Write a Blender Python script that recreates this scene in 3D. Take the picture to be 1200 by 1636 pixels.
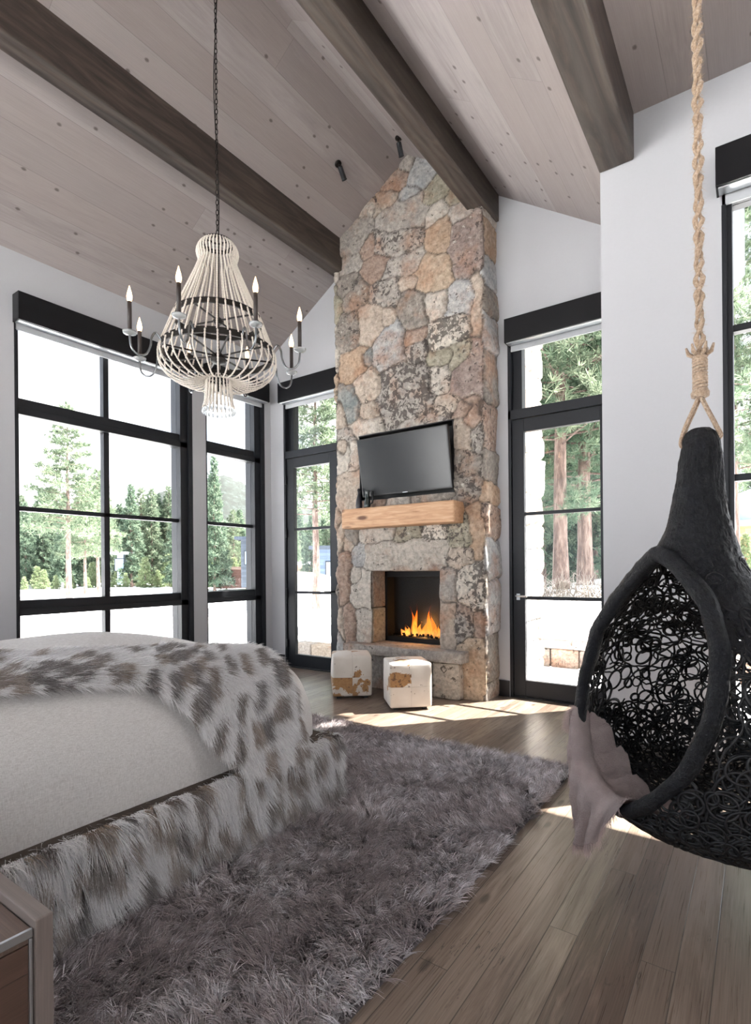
import bpy, bmesh, math, random
import numpy as np
from mathutils import Vector, Matrix
rs = np.random.RandomState
PI = math.pi
for o in list(bpy.data.objects): bpy.data.objects.remove(o)
SC = bpy.context.scene
COL = SC.collection

# ------------------------------------------------------------------ camera
FPX = 864.0
YAW = math.atan(610/864.0)
ROLL = 0.0087
EYE = Vector((0, 0, 1.25))
FW = Vector((-math.sin(YAW), math.cos(YAW), 0)); RT = Vector((math.cos(YAW), math.sin(YAW), 0)); UP = Vector((0, 0, 1))
cx_ = RT*math.cos(ROLL) - UP*math.sin(ROLL); cy_ = RT*math.sin(ROLL) + UP*math.cos(ROLL)
cam = bpy.data.cameras.new('camera'); camo = bpy.data.objects.new('camera', cam); COL.objects.link(camo)
M = Matrix((cx_, cy_, -FW)).transposed().to_4x4(); M.translation = EYE
camo.matrix_world = M
cam.sensor_fit = 'HORIZONTAL'; cam.sensor_width = 36; cam.lens = 36*FPX/1200
cam.shift_y = (909-818)/1200.0; cam.clip_start = 0.05; cam.clip_end = 1000
SC.camera = camo

# ------------------------------------------------------------------ light and exposure
SC.view_settings.view_transform = 'Standard'; SC.view_settings.look = 'None'
SC.view_settings.gamma = 1; SC.view_settings.use_curve_mapping = False
SC.view_settings.exposure = 1.6
SKY_STRENGTH = 1.05
w = bpy.data.worlds.new('sky'); SC.world = w; w.use_nodes = True
nt = w.node_tree; nt.nodes.clear()
out = nt.nodes.new('ShaderNodeOutputWorld'); bg = nt.nodes.new('ShaderNodeBackground')
tc = nt.nodes.new('ShaderNodeTexCoord'); nz = nt.nodes.new('ShaderNodeTexNoise'); rp = nt.nodes.new('ShaderNodeValToRGB')
mp = nt.nodes.new('ShaderNodeMapping'); mp.inputs['Scale'].default_value = (2, 2, 5)
nz.inputs['Scale'].default_value = 1.6; nz.inputs['Detail'].default_value = 6
rp.color_ramp.elements[0].position = .38; rp.color_ramp.elements[0].color = (.68, .82, 1, 1)
rp.color_ramp.elements[1].position = .56; rp.color_ramp.elements[1].color = (.97, .98, 1, 1)
for a, b in ((tc.outputs['Generated'], mp.inputs[0]), (mp.outputs[0], nz.inputs['Vector']), (nz.outputs['Fac'], rp.inputs[0]), (rp.outputs[0], bg.inputs[0]), (bg.outputs[0], out.inputs[0])): nt.links.new(a, b)
bg.inputs[1].default_value = SKY_STRENGTH
sun = bpy.data.lights.new('sun', 'SUN'); sun.energy = 20; sun.angle = 0.01; sun.color = (1, .95, .87)
suno = bpy.data.objects.new('sun', sun); COL.objects.link(suno)
suno.rotation_euler = Vector((.83, 1, 1.60)).to_track_quat('Z', 'Y').to_euler()

# ------------------------------------------------------------------ material helpers
def lin(c):
    if isinstance(c, str): c = [int(c[i:i+2], 16)/255 for i in (0, 2, 4)]
    return tuple((x/12.92 if x <= .04045 else ((x+.055)/1.055)**2.4) for x in c)
class NT:
    def __init__(s, name):
        s.m = bpy.data.materials.new(name); s.m.use_nodes = True; s.t = s.m.node_tree; s.t.nodes.clear()
        s.out = s.t.nodes.new('ShaderNodeOutputMaterial'); s.co = None
    def n(s, typ, ins=None, **kw):
        nd = s.t.nodes.new('ShaderNode'+typ)
        for k, v in kw.items(): setattr(nd, k, v)
        for k, v in (ins or {}).items(): s.set(nd.inputs[k], v)
        return nd
    def set(s, inp, v):
        if hasattr(v, 'outputs'): v = v.outputs[0]
        if isinstance(v, bpy.types.NodeSocket): s.t.links.new(v, inp)
        elif isinstance(v, (tuple, list)) and len(v) == 3 and inp.type == 'RGBA': inp.default_value = (*v, 1)
        else: inp.default_value = v
    def coord(s, which='Object'):
        if s.co is None: s.co = s.n('TexCoord')
        return s.co.outputs[which]
    def math(s, op, a, b=0.0, c=None):
        nd = s.n('Math', operation=op); s.set(nd.inputs[0], a); s.set(nd.inputs[1], b)
        if c is not None: s.set(nd.inputs[2], c)
        return nd.outputs[0]
    def mapping(s, vec, scale=(1, 1, 1), loc=(0, 0, 0)):
        return s.n('Mapping', {'Vector': vec, 'Scale': scale, 'Location': loc}).outputs[0]
    def noise(s, vec, scale=5, detail=4, rough=.5, dist=0):
        return s.n('TexNoise', {'Vector': vec, 'Scale': scale, 'Detail': detail, 'Roughness': rough, 'Distortion': dist}).outputs[0]
    def ramp(s, fac, stops, interp='LINEAR'):
        nd = s.n('ValToRGB', {0: fac}); cr = nd.color_ramp; cr.interpolation = interp
        while len(cr.elements) < len(stops): cr.elements.new(.5)
        for e, (p, c) in zip(cr.elements, stops):
            e.position = p
            c = lin(c) if isinstance(c, str) else ((c, c, c) if isinstance(c, (int, float)) else c)
            e.color = (*c, 1)
        return nd.outputs[0]
    def mix(s, fac, a, b, mode='MIX'):
        nd = s.n('MixRGB', blend_type=mode); s.set(nd.inputs[0], fac)
        for i, v in ((1, a), (2, b)):
            if isinstance(v, str): v = lin(v)
            s.set(nd.inputs[i], v)
        return nd.outputs[0]
    def bump(s, h, strength=.3, dist=.01, normal=None):
        nd = s.n('Bump', {'Height': h, 'Strength': strength, 'Distance': dist})
        if normal is not None: s.set(nd.inputs['Normal'], normal)
        return nd.outputs[0]
    def princ(s, color, rough=.5, metallic=0, normal=None, **kw):
        if isinstance(color, str): color = lin(color)
        p = s.n('BsdfPrincipled'); s.set(p.inputs['Base Color'], color); s.set(p.inputs['Roughness'], rough); s.set(p.inputs['Metallic'], metallic)
        if normal is not None: s.set(p.inputs['Normal'], normal)
        for k, v in kw.items(): s.set(p.inputs[k.replace('_', ' ')], v)
        s.t.links.new(p.outputs[0], s.out.inputs[0]); return s.m

def plain(name, c, rough=.5, metallic=0, nscale=30, bump=.1, var=.08, dist=.003):
    s = NT(name); n = s.noise(s.coord(), nscale, 4)
    col = s.mix(s.math('MULTIPLY', n, var*2), lin(c), (0, 0, 0))
    return s.princ(col, rough, metallic, s.bump(n, bump, dist))
def sep(s, v):
    return s.n('SeparateXYZ', {0: v}).outputs
def planks(name, width, length, off, cols, along='Y', across='X', seam=.006, grain=.5, knots=True, rough=.5, seamdark=.35, bumpd=.004, seed=0.0, kn=(2.6, 1.15), crack=0):
    s = NT(name); xyz = sep(s, s.coord()); ax = {'X': xyz[0], 'Y': xyz[1], 'Z': xyz[2]}
    U, V = ax[across], ax[along]
    u = s.math('MULTIPLY_ADD', U, 1/width, -off/width + 100)
    iu = s.math('FLOOR', u); fu = s.math('FRACT', u)
    wn = s.n('TexWhiteNoise', {'W': s.math('ADD', iu, seed)}, noise_dimensions='1D').outputs[0]
    v = s.math('ADD', s.math('MULTIPLY', V, 1/length), s.math('MULTIPLY', wn, 13.7)); v = s.math('ADD', v, 50)
    iv = s.math('FLOOR', v); fv = s.math('FRACT', v)
    cmb = s.n('CombineXYZ', {0: iu, 1: iv, 2: seed}).outputs[0]
    r2 = s.n('TexWhiteNoise', {'Vector': cmb}, noise_dimensions='3D')
    # grain coordinates shifted per board
    gv = s.n('CombineXYZ', {0: s.math('ADD', s.math('MULTIPLY', U, 9), s.math('MULTIPLY', r2.outputs[0], 40)), 1: s.math('ADD', s.math('MULTIPLY', V, .8), s.math('MULTIPLY', r2.outputs[0], 17)), 2: 0.0}).outputs[0]
    g1 = s.noise(gv, 2.2, 5, .6, 1.2); g2 = s.noise(s.n('Mapping', {'Vector': gv, 'Scale': (4, .7, 1)}).outputs[0], 6, 3, .6)
    col = s.ramp(s.math('ADD', s.math('MULTIPLY', r2.outputs[0], .62), s.math('MULTIPLY', g1, .38)), [(i/(len(cols)-1), c) for i, c in enumerate(cols)])
    gr = s.ramp(s.math('ADD', s.math('MULTIPLY', g1, .5), s.math('MULTIPLY', g2, .5)), [(.3, 1-grain*.55), (.62, 1.0)])
    col = s.mix(1.0, col, gr, 'MULTIPLY')
    if knots:
        kv = s.n('TexVoronoi', {'Vector': s.n('CombineXYZ', {0: s.math('MULTIPLY', U, kn[0]), 1: s.math('MULTIPLY', V, kn[1]), 2: seed}).outputs[0], 'Scale': 1.0}, voronoi_dimensions='2D')
        kk = s.ramp(s.math('ADD', kv.outputs[0], s.math('MULTIPLY', g2, .08)), [(.09, 1.0), (.15, 0.0)])
        kk = s.math('MULTIPLY', kk, s.math('GREATER_THAN', sep(s, kv.outputs[1])[0], .7))
        col = s.mix(s.math('MULTIPLY', kk, .7), col, lin('453b36'))
    if crack:
        cn = s.noise(s.n('CombineXYZ', {0: s.math('MULTIPLY', U, 42), 1: s.math('MULTIPLY', V, 2.4), 2: r2.outputs[0]}).outputs[0], 1.0, 3, .6, .8)
        ck = s.ramp(s.math('ABSOLUTE', s.math('SUBTRACT', cn, .5)), [(.0, 1.0), (.012, 0.0)]); lc = s.ramp(s.noise(s.coord(), 2.2, 2), [(.55, 0.0), (.62, 1.0)])
        col = s.mix(s.math('MULTIPLY', s.math('MULTIPLY', ck, lc), crack), col, lin('2b2a2b'))
    e = seam/width
    su = s.math('MINIMUM', fu, s.math('SUBTRACT', 1, fu)); sv = s.math('MULTIPLY', s.math('MINIMUM', fv, s.math('SUBTRACT', 1, fv)), length/width)
    sd = s.math('MINIMUM', su, sv)
    sm = s.ramp(sd, [(0, 0.0), (e, 1.0)])
    col = s.mix(s.math('MULTIPLY', s.math('SUBTRACT', 1, sm), 1-seamdark), col, lin('2a2420'))
    h = s.math('ADD', s.math('MULTIPLY', sm, 1.0), s.math('MULTIPLY', g2, .25))
    return s.princ(col, s.math('ADD', rough, s.math('MULTIPLY', g2, .15)), 0, s.bump(h, .3, bumpd))
def attrmat(name, rough=.8, attr='Col', **kw):
    s = NT(name); a = s.n('Attribute', attribute_name=attr)
    return s.princ(a.outputs[0], rough, **kw)
def glass(name, refl=1.0, tint=(1, 1, 1)):
    s = NT(name); tr = s.n('BsdfTransparent', {0: tint}); gl = s.n('BsdfGlossy', {'Roughness': .02})
    fr = s.n('Fresnel', {'IOR': 1.35}); mx = s.n('MixShader', {0: s.math('MULTIPLY', fr.outputs[0], refl), 1: tr.outputs[0], 2: gl.outputs[0]})
    s.t.links.new(mx.outputs[0], s.out.inputs[0]); return s.m

# ------------------------------------------------------------------ object helpers
def tag(o, label=None, cat=None, group=None, kind=None):
    if label: o['label'] = label
    if cat: o['category'] = cat
    if group: o['group'] = group
    if kind: o['kind'] = kind
    return o
def empty(name, loc, label, cat, group=None, rz=0):
    o = bpy.data.objects.new(name, None); COL.objects.link(o); o.location = loc; o.rotation_euler = (0, 0, rz); o.empty_display_size = .1
    return tag(o, label, cat, group)
def link(name, me, mt=None, parent=None, world=True):
    """mesh data is in world coordinates unless world is False; the parent's offset is taken out"""
    o = bpy.data.objects.new(name, me); COL.objects.link(o)
    if mt is not None:
        me.materials.clear()
        for m_ in (mt if isinstance(mt, (list, tuple)) else [mt]): me.materials.append(m_)
    if parent is not None:
        o.parent = parent
        if world:
            mw = Matrix.LocRotScale(parent.location, parent.rotation_euler, None)
            if parent.parent is not None and parent.type == 'MESH' : mw = Matrix.Identity(4)
            o.matrix_parent_inverse = mw.inverted()
    return o
def setsmooth(me, on=True):
    me.polygons.foreach_set('use_smooth', [on]*len(me.polygons))
def npmesh(name, V, F, mt=None, parent=None, smooth=False, cols=None, world=True, mats=None):
    me = bpy.data.meshes.new(name)
    V = np.asarray(V, dtype=np.float32)
    if isinstance(F, np.ndarray) and F.ndim == 2:
        k = F.shape[1]; n = len(F)
        me.vertices.add(len(V)); me.vertices.foreach_set('co', V.ravel())
        me.loops.add(n*k); me.loops.foreach_set('vertex_index', F.ravel().astype(np.int32))
        me.polygons.add(n); me.polygons.foreach_set('loop_start', np.arange(0, n*k, k, dtype=np.int32))
        me.update(calc_edges=True)
    else:
        me.from_pydata([tuple(map(float, v)) for v in V], [], [tuple(int(i) for i in f) for f in F]); me.update()
    if cols is not None:
        for an, C in cols.items():
            C = np.asarray(C, dtype=np.float32)
            if C.shape[1] == 3: C = np.hstack([C, np.ones((len(C), 1), np.float32)])
            a = me.color_attributes.new(an, 'FLOAT_COLOR', 'POINT'); a.data.foreach_set('color', C.ravel())
    if mats is not None: me.polygons.foreach_set('material_index', np.asarray(mats, dtype=np.int32))
    setsmooth(me, smooth)
    return link(name, me, mt, parent, world)
class MB:
    """collects boxes, tubes and lathes and links them as one mesh object"""
    def __init__(s): s.v = []; s.f = []
    def add(s, V, F):
        n = len(s.v); s.v += [tuple(map(float, v)) for v in V]; s.f += [tuple(int(i)+n for i in f) for f in F]; return s
    def box(s, x0, x1, y0, y1, z0, z1, M=None):
        V = [Vector((x, y, z)) for x in (x0, x1) for y in (y0, y1) for z in (z0, z1)]
        if M is not None: V = [M @ v for v in V]
        return s.add(V, [(0, 1, 3, 2), (4, 6, 7, 5), (0, 4, 5, 1), (2, 3, 7, 6), (0, 2, 6, 4), (1, 5, 7, 3)])
    def tube(s, pts, r, k=6, closed=False, cap=True):
        V, F = tube_np(pts, r, k, closed, cap); return s.add(V, F)
    def lathe(s, prof, k=20, c=(0, 0, 0), M=None):
        V = []; F = []
        for (r, z) in prof:
            for i in range(k):
                a = 2*PI*i/k; p = Vector((r*math.cos(a), r*math.sin(a), z))
                if M is not None: p = M @ p
                V.append(p + Vector(c))
        for j in range(len(prof)-1):
            for i in range(k):
                F.append((j*k+i, j*k+(i+1) % k, (j+1)*k+(i+1) % k, (j+1)*k+i))
        F.append(tuple(range(k))[::-1]); F.append(tuple((len(prof)-1)*k+i for i in range(k)))
        return s.add(V, F)
    def prism(s, poly, axis, a, b):
        """poly: 2D points; axis 'Y': (x,z) extruded along y from a to b; 'X': (y,z); 'Z': (x,y)"""
        n = len(poly); V = []
        for d in (a, b):
            for (p, q) in poly: V.append({'Y': (p, d, q), 'X': (d, p, q), 'Z': (p, q, d)}[axis])
        F = [tuple(range(n)), tuple(range(2*n-1, n-1, -1))] + [(i, (i+1) % n, n+(i+1) % n, n+i) for i in range(n)]
        return s.add(V, F)
    def build(s, name, mt=None, parent=None, bevel=0, smooth=False, seg=2, world=True):
        me = bpy.data.meshes.new(name); me.from_pydata(s.v, [], s.f)
        bm = bmesh.new(); bm.from_mesh(me); bmesh.ops.recalc_face_normals(bm, faces=bm.faces); bm.to_mesh(me); bm.free(); me.update()
        setsmooth(me, smooth)
        o = link(name, me, mt, parent, world)
        if bevel:
            b = o.modifiers.new('bevel', 'BEVEL'); b.width = bevel; b.segments = seg; b.limit_method = 'ANGLE'
        return o
def frames_np(P, closed):
    P = np.asarray(P, float); n = len(P)
    T = (np.roll(P, -1, 0)-np.roll(P, 1, 0)) if closed else np.gradient(P, axis=0)
    T /= np.linalg.norm(T, axis=1)[:, None]+1e-12
    N = np.zeros_like(P); a = np.array([0, 0, 1.0]) if abs(T[0][2]) < .9 else np.array([1.0, 0, 0])
    N[0] = np.cross(T[0], a); N[0] /= np.linalg.norm(N[0])
    for i in range(1, n):
        v = N[i-1]-T[i]*np.dot(N[i-1], T[i]); N[i] = v/(np.linalg.norm(v)+1e-12)
    return P, T, N, np.cross(T, N)
def tube_np(pts, r, k=6, closed=False, cap=True):
    P, T, N, B = frames_np(pts, closed); n = len(P); r = np.broadcast_to(np.asarray(r, float), (n,))
    a = np.arange(k)*2*PI/k
    V = P[:, None, :] + r[:, None, None]*(np.cos(a)[None, :, None]*N[:, None, :]+np.sin(a)[None, :, None]*B[:, None, :])
    F = []
    m = n if closed else n-1
    for j in range(m):
        j2 = (j+1) % n
        for i in range(k): F.append((j*k+i, j*k+(i+1) % k, j2*k+(i+1) % k, j2*k+i))
    if cap and not closed: F.append(tuple(range(k))[::-1]); F.append(tuple((n-1)*k+i for i in range(k)))
    return V.reshape(-1, 3), F
def copy_obj(o, parent=None, mat=None):
    c = o.copy(); COL.objects.link(c)
    if parent is not None: c.parent = parent
    return c
def copy_tree(o, parent=None):
    c = copy_obj(o, parent)
    for ch in list(o.children): copy_tree(ch, c)
    return c
def hash2(ix, iy, s=0):
    h = np.sin(ix*127.1+iy*311.7+s*74.7)*43758.5453
    return h-np.floor(h)
def vnoise(x, y, s=0):
    ix, iy = np.floor(x), np.floor(y); fx, fy = x-ix, y-iy; fx = fx*fx*(3-2*fx); fy = fy*fy*(3-2*fy)
    return (hash2(ix, iy, s)*(1-fx)+hash2(ix+1, iy, s)*fx)*(1-fy)+(hash2(ix, iy+1, s)*(1-fx)+hash2(ix+1, iy+1, s)*fx)*fy
def fbm(x, y, s=0, o=4):
    r = 0; a = .5
    for i in range(o): r = r+a*vnoise(x*2**i, y*2**i, s+i*3.1); a *= .5
    return r
def blades(R, D, L, W, C, droop=0.3, seg=3, curl=None, tipc=None, seed=0):
    """ribbon hairs: roots R, unit dirs D, lengths L, widths W, colours C (N,3) -> V,F(quads/tris as quads),Col"""
    n = len(R); g = rs(seed+11)
    side = np.cross(D, g.normal(size=(n, 3))); side /= np.linalg.norm(side, axis=1)[:, None]+1e-9
    V = np.zeros((n, 2*(seg+1), 3)); CC = np.zeros((n, 2*(seg+1), 3))
    bend = np.zeros((n, 3)); bend[:, 2] = -1
    if curl is not None: bend = bend + curl
    for i in range(seg+1):
        t = i/seg
        P = R + D*(L*t)[:, None] + bend*(L*droop*t*t)[:, None]
        wd = W*(1-t*.9)*.5
        V[:, 2*i] = P-side*wd[:, None]; V[:, 2*i+1] = P+side*wd[:, None]
        c = C if tipc is None else C*(1-t**1.3)+tipc*t**1.3
        CC[:, 2*i] = c; CC[:, 2*i+1] = c
    b = np.arange(n)[:, None]*(2*(seg+1))
    F = np.concatenate([b+np.array([[2*i, 2*i+1, 2*i+3, 2*i+2]]) for i in range(seg)], 0)
    return V.reshape(-1, 3), F, CC.reshape(-1, 3)

# ------------------------------------------------------------------ materials
M_wall = plain('wall_paint', 'babbbf', .75, 0, 60, .05, .02)
M_black = plain('dark_metal', '17181c', .38, .3, 40, .05, .1)
M_frame = plain('window_frame_paint', '1d2026', .5, .2, 40, .05, .1)
M_base = plain('baseboard_stain', '26262a', .4, 0, 30, .1, .1)
M_iron = plain('iron', '2b2725', .45, .6, 60, .2, .2)
M_silver = plain('brushed_silver', 'c8ccd0', .3, .9, 60, .05, .05)
M_glass = glass('window_glass', .55)
M_crystal = (lambda s: s.princ('eef2f4', .05, 0, None, Transmission_Weight=.7, IOR=1.45))(NT('crystal'))
M_ceil = planks('ceiling_boards', .21, 5.5, 0, ['978d8a', 'a49a97', '9e9593', 'aca4a2', 'a49995'], seam=.0022, grain=.34, rough=.6, seamdark=.6, seed=3, kn=(8.0, 5.0))
M_floor = planks('oak_floor', .097, 1.7, -.796, ['6c5a4e', '8f7d6f', 'a29183', '7d6c60', 'b0a191', '908173'], seam=.0022, grain=.95, rough=.22, seamdark=.1, seed=9, bumpd=.0015, kn=(6.0, 2.2), crack=.8)
M_beam = planks('beam_wood', 3.0, 30, 1.5, ['4a3f3a', '574b45'], seam=.0001, grain=.8, rough=.55, seed=5)
M_mantel = (lambda s: (lambda g, k: s.princ(s.mix(k, s.ramp(g, [(.3, 'a97f5d'), (.5, 'c69c78'), (.7, 'd4b08e')]), lin('6b4630')), .6, 0, s.bump(g, .4, .004)))(
    s.noise(s.mapping(s.coord(), (1.2, 14, 14)), 3, 6, .6, 1.0),
    s.ramp(s.n('TexVoronoi', {'Vector': s.mapping(s.coord(), (2.3, 6, 7)), 'Scale': 1.0}).outputs[0], [(.1, 1.0), (.2, 0.0)])))(NT('mantel_wood'))

# ------------------------------------------------------------------ room
XL, YW, YN, XN = -5.22, 5.03, 3.72, -.815      # left wall, fireplace wall, near wall, its left end
XR, YB = 3.2, -3.2
RX, RZ, SLL, SLR, ZF = -2.88, 5.46, .615, .68, 4.09
def ceil_z(X):
    return RZ+SLL*(X-RX) if X < RX else max(ZF if X > XN+.0 else 0, RZ-SLR*(X-RX))
MB().box(XL-.2, XR+.2, YB-.2, YW+.12, -.12, 0).build('floor', M_floor).__setitem__('kind', 'structure')
def wall(name, axis, p0, p1, u0, u1, z0, z1, holes, extra=None):
    b = MB(); us = sorted({u0, u1, *[h[0] for h in holes], *[h[1] for h in holes]}); zs = sorted({z0, z1, *[h[2] for h in holes], *[h[3] for h in holes]})
    for i in range(len(us)-1):
        run = None
        for j in range(len(zs)-1):
            um, zm = (us[i]+us[i+1])/2, (zs[j]+zs[j+1])/2
            solid = not any(h[0] < um < h[1] and h[2] < zm < h[3] for h in holes)
            if solid: run = (run[0], zs[j+1]) if run else (zs[j], zs[j+1])
            if (not solid or j == len(zs)-2) and run:
                if axis == 'X': b.box(p0, p1, us[i], us[i+1], *run)
                else: b.box(us[i], us[i+1], p0, p1, *run)
                run = None
    if extra: extra(b)
    o = b.build(name, M_wall); o['kind'] = 'structure'; return o
ZL = RZ+SLL*(XL-RX)
W1 = (2.02, 3.82, .12, 3.47); W2 = (4.0, 4.92, .12, 3.47)
wall('wall_left', 'X', XL-.2, XL, YB, YW+.2, 0, ZL+.02, [W1, W2, (-2.4, -.2, .3, 3.47)])
DL = (-4.99, -4.08, 0, 3.46); DR = (-1.965, -.98, 0, 3.46)
ZR = RZ-SLR*(XN-RX)
wall('wall_back', 'Y', YW, YW+.2, XL-.2, XN+.3, 0, 3.7, [DL, DR, (-3.45, -2.48, .38, 1.3)],
     lambda b: b.prism([(XL-.2, 3.7), (XN+.3, 3.7), (XN+.3, RZ-SLR*(XN+.3-RX)), (RX, RZ+.01), (XL-.2, RZ+SLL*(XL-.2-RX))], 'Y', YW, YW+.2))
WN = (-.155, 1.75, .15, 3.42)
wall('wall_near', 'Y', YN, YN+.2, XN, XR+.2, 0, ZF+.02, [WN])
wall('wall_return', 'X', XN, XN+.2, YN+.2, YW, 0, ZR+.1, [])
wall('wall_right', 'X', XR, XR+.2, YB, YN, 0, ZF+.02, [(-2.6, -.6, .3, 3.0)])
wall('wall_rear', 'Y', YB-.2, YB, XL-.2, XR+.2, 0, 3.7, [(-4.9, -1.3, .3, 3.45), (.8, 2.0, .9, 2.4)],
     lambda b: b.prism([(XL-.2, 3.7), (XR+.2, 3.7), (XR+.2, ZF+.02), (XN, ZF+.02), (RX, RZ+.01), (XL-.2, RZ+SLL*(XL-.2-RX))], 'Y', YB-.2, YB))
cb = MB(); T = .2
Y0, Y1 = YB-.2, YW+.2
cb.prism([(XL-.25, RZ+SLL*(XL-.25-RX)), (RX, RZ), (RX, RZ+T), (XL-.25, RZ+SLL*(XL-.25-RX)+T)], 'Y', Y0, Y1)
xe = RX+(RZ-ZF)/SLR
cb.prism([(RX, RZ), (xe, ZF), (xe, ZF+T+.1), (RX, RZ+T)], 'Y', Y0, Y1)
cb.prism([(xe, ZF), (XR+.2, ZF-.02), (XR+.2, ZF+T), (xe, ZF+T+.1)], 'Y', Y0, YN+.2)
cb.prism([(xe, ZF), (XN+.35, ZF-.1), (XN+.35, ZF+T), (xe, ZF+T+.1)], 'Y', YN+.1, Y1)
cb.build('ceiling', M_ceil)['kind'] = 'structure'
def beam(x0, x1, z0, y1, ztop0, ztop1, label, seed):
    b = MB(); n = 40; g = rs(seed)
    b.prism([(x0, z0), (x1, z0), (x1, ztop1), (x0, ztop0)], 'Y', YB, y1)
    o = b.build('ceiling_beam', M_beam_v[seed], None, .012)
    return tag(o, label, 'beam', 'dark timber ceiling beams')
def beam_mat(i):
    s = NT('beam_wood_%d' % i); xyz = sep(s, s.coord())
    v = s.mapping(s.coord(), (5, .55, 5), (i*3.1, i*7, 0))
    g = s.noise(v, 2.0, 5, .6, 2.2); wv = s.n('TexWave', {'Vector': s.mapping(s.coord(), (5, .35, 5), (i, 0, 0)), 'Scale': .8, 'Distortion': 9.0, 'Detail': 3.0, 'Detail Scale': .7}).outputs[1]
    c = s.ramp(g, [(.3, '2f2826'), (.5, '443a35'), (.7, '5a4e45')])
    c = s.mix(s.math('MULTIPLY', wv, .2), c, lin('77736a'))
    return s.princ(c, .55, 0, s.bump(wv, .3, .004))
M_beam_v = {i: beam_mat(i) for i in (1, 2, 3)}
zc = lambda X: (RZ+SLL*(X-RX) if X < RX else RZ-SLR*(X-RX))+.03
beam(-3.915, -3.755, 4.573, YW, zc(-3.915), zc(-3.755), 'dark timber beam crossing the ceiling left of the chimney', 1)
beam(-2.22, -2.035, 4.63, YW, zc(-2.22), zc(-2.035), 'dark timber beam running into the top right of the stone chimney', 2)
beam(-.82, -.612, 3.80, YN, zc(-.82), ZF+.03, 'greyest timber beam, ending on the white wall beside the rope', 3)

# ------------------------------------------------------------------ windows
class Fr:
    """local frame: u along the wall, n out of the room"""
    def __init__(s, axis, plane, sgn): s.a = axis; s.p = plane; s.s = sgn
    def box(s, b, u0, u1, n0, n1, z0, z1):
        a, c = s.p+s.s*n0, s.p+s.s*n1; a, c = min(a, c), max(a, c)
        return b.box(a, c, u0, u1, z0, z1) if s.a == 'X' else b.box(u0, u1, a, c, z0, z1)
def window(fr, idx, hole, lights, bars, label, glass_n=.1):
    """lights: list of (z0,z1) glass bands; vs: vertical bars"""
    u0, u1, z0, z1 = hole; fl, frr, vs, rails = bars
    b = MB()
    fr.box(b, u0, u0+fl, .03, .205, z0, z1); fr.box(b, u1-frr, u1, .03, .205, z0, z1)
    fr.box(b, u0, u1, .03, .17, z1-.05, z1); fr.box(b, u0, u1, .03, .17, z0, z0+.09)
    # stepped profile
    fr.box(b, u0, u0+fl*.45, .0, .05, z0, z1); fr.box(b, u1-frr*.35, u1, .0, .05, z0, z1)
    for (a, c) in rails:
        fr.box(b, u0, u1, .05, .16, a, c); fr.box(b, u0, u1, .03, .06, a+.02*0, a+(c-a)*.45)
    o = b.build('window_%d' % idx, M_frame, None, .003); o['kind'] = 'structure'
    mb = MB()
    for (a, c, w_, za, zb) in vs: fr.box(mb, a, a+w_, .07, .14, za, zb)
    for (za, zb) in lights: pass
    for z in label: fr.box(mb, u0+fl, u1-frr, .07, .13, z-.02, z+.02)
    mb.build('muntin', M_frame, o, .002)
    cuts = [z0+.09]+[v for r_ in sorted(rails) for v in r_]+[z1-.05]
    for i in range(0, len(cuts), 2):
        gb = MB(); fr.box(gb, u0+fl, u1-frr, glass_n, glass_n+.008, cuts[i], cuts[i+1]); gb.build('pane', M_glass, o)
    return o
FL = Fr('X', XL, -1); FB = Fr('Y', YW, 1); FN = Fr('Y', YN, 1)
MY = 2.835
window(FL, 1, W1, [], (.045, .14, [(MY, 0, .055, .2, 3.45)], [(.865, 1.0), (2.63, 2.775)]), [1.81])
window(FL, 2, W2, [], (.04, .15, [], [(.865, 1.0), (2.63, 2.775)]), [1.81])
window(FN, 3, WN, [], (.05, .05, [(.55, 0, .045, .2, 3.4), (1.15, 0, .045, .2, 3.4)], []), [.95, 1.765, 2.635])
def sill(fr, n, u0, u1):
    b = MB(); fr.box(b, u0, u1, -.02, .03, .0, .12); b.build('trim_%d' % n, M_base)['kind'] = 'structure'
sill(FL, 1, 2.02, 3.82); sill(FL, 2, 4.0, 4.92)
def blind(fr, u0, u1, z0, z1, label):
    root = empty('roller_blind', ((fr.p-fr.s*.06) if fr.a == 'X' else (u0+u1)/2, (u0+u1)/2 if fr.a == 'X' else fr.p-fr.s*.06, z0), label, 'blind', 'black roller blind boxes over the windows')
    b = MB(); fr.box(b, u0, u1, -.12, -.105, z0, z1); fr.box(b, u0, u0+.012, -.105, 0, z0, z1); fr.box(b, u1-.012, u1, -.105, 0, z0, z1); fr.box(b, u0, u1, -.105, 0, z1-.012, z1)
    b.build('cassette', M_black, root, .002)
    b = MB(); fr.box(b, u0+.012, u1-.012, -.1, -.02, z0-.005, z0+.012); b.build('hem_bar', M_silver, root, .003)
    b = MB(); fr.box(b, u0+.02, u1-.02, .0, .015, z0-.05, z0+.1); b.build('shade_fabric', plain('shade_fabric', 'b9bcc0', .8), root)
blind(FL, 2.01, 3.86, 3.40, 3.64, 'black blind box over the wide window left of the bed')
blind(FL, 3.97, 4.90, 3.40, 3.64, 'black blind box over the narrow window, nearest the room corner')
blind(FB, -4.97, -4.0, 3.37, 3.62, 'black blind box over the glass door left of the chimney')
blind(FB, -1.95, -.83, 3.385, 3.61, 'black blind box over the glass door right of the chimney')
blind(FN, -.177, 1.8, 3.385, 3.605, 'black blind box on the near wall behind the rope')

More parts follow.
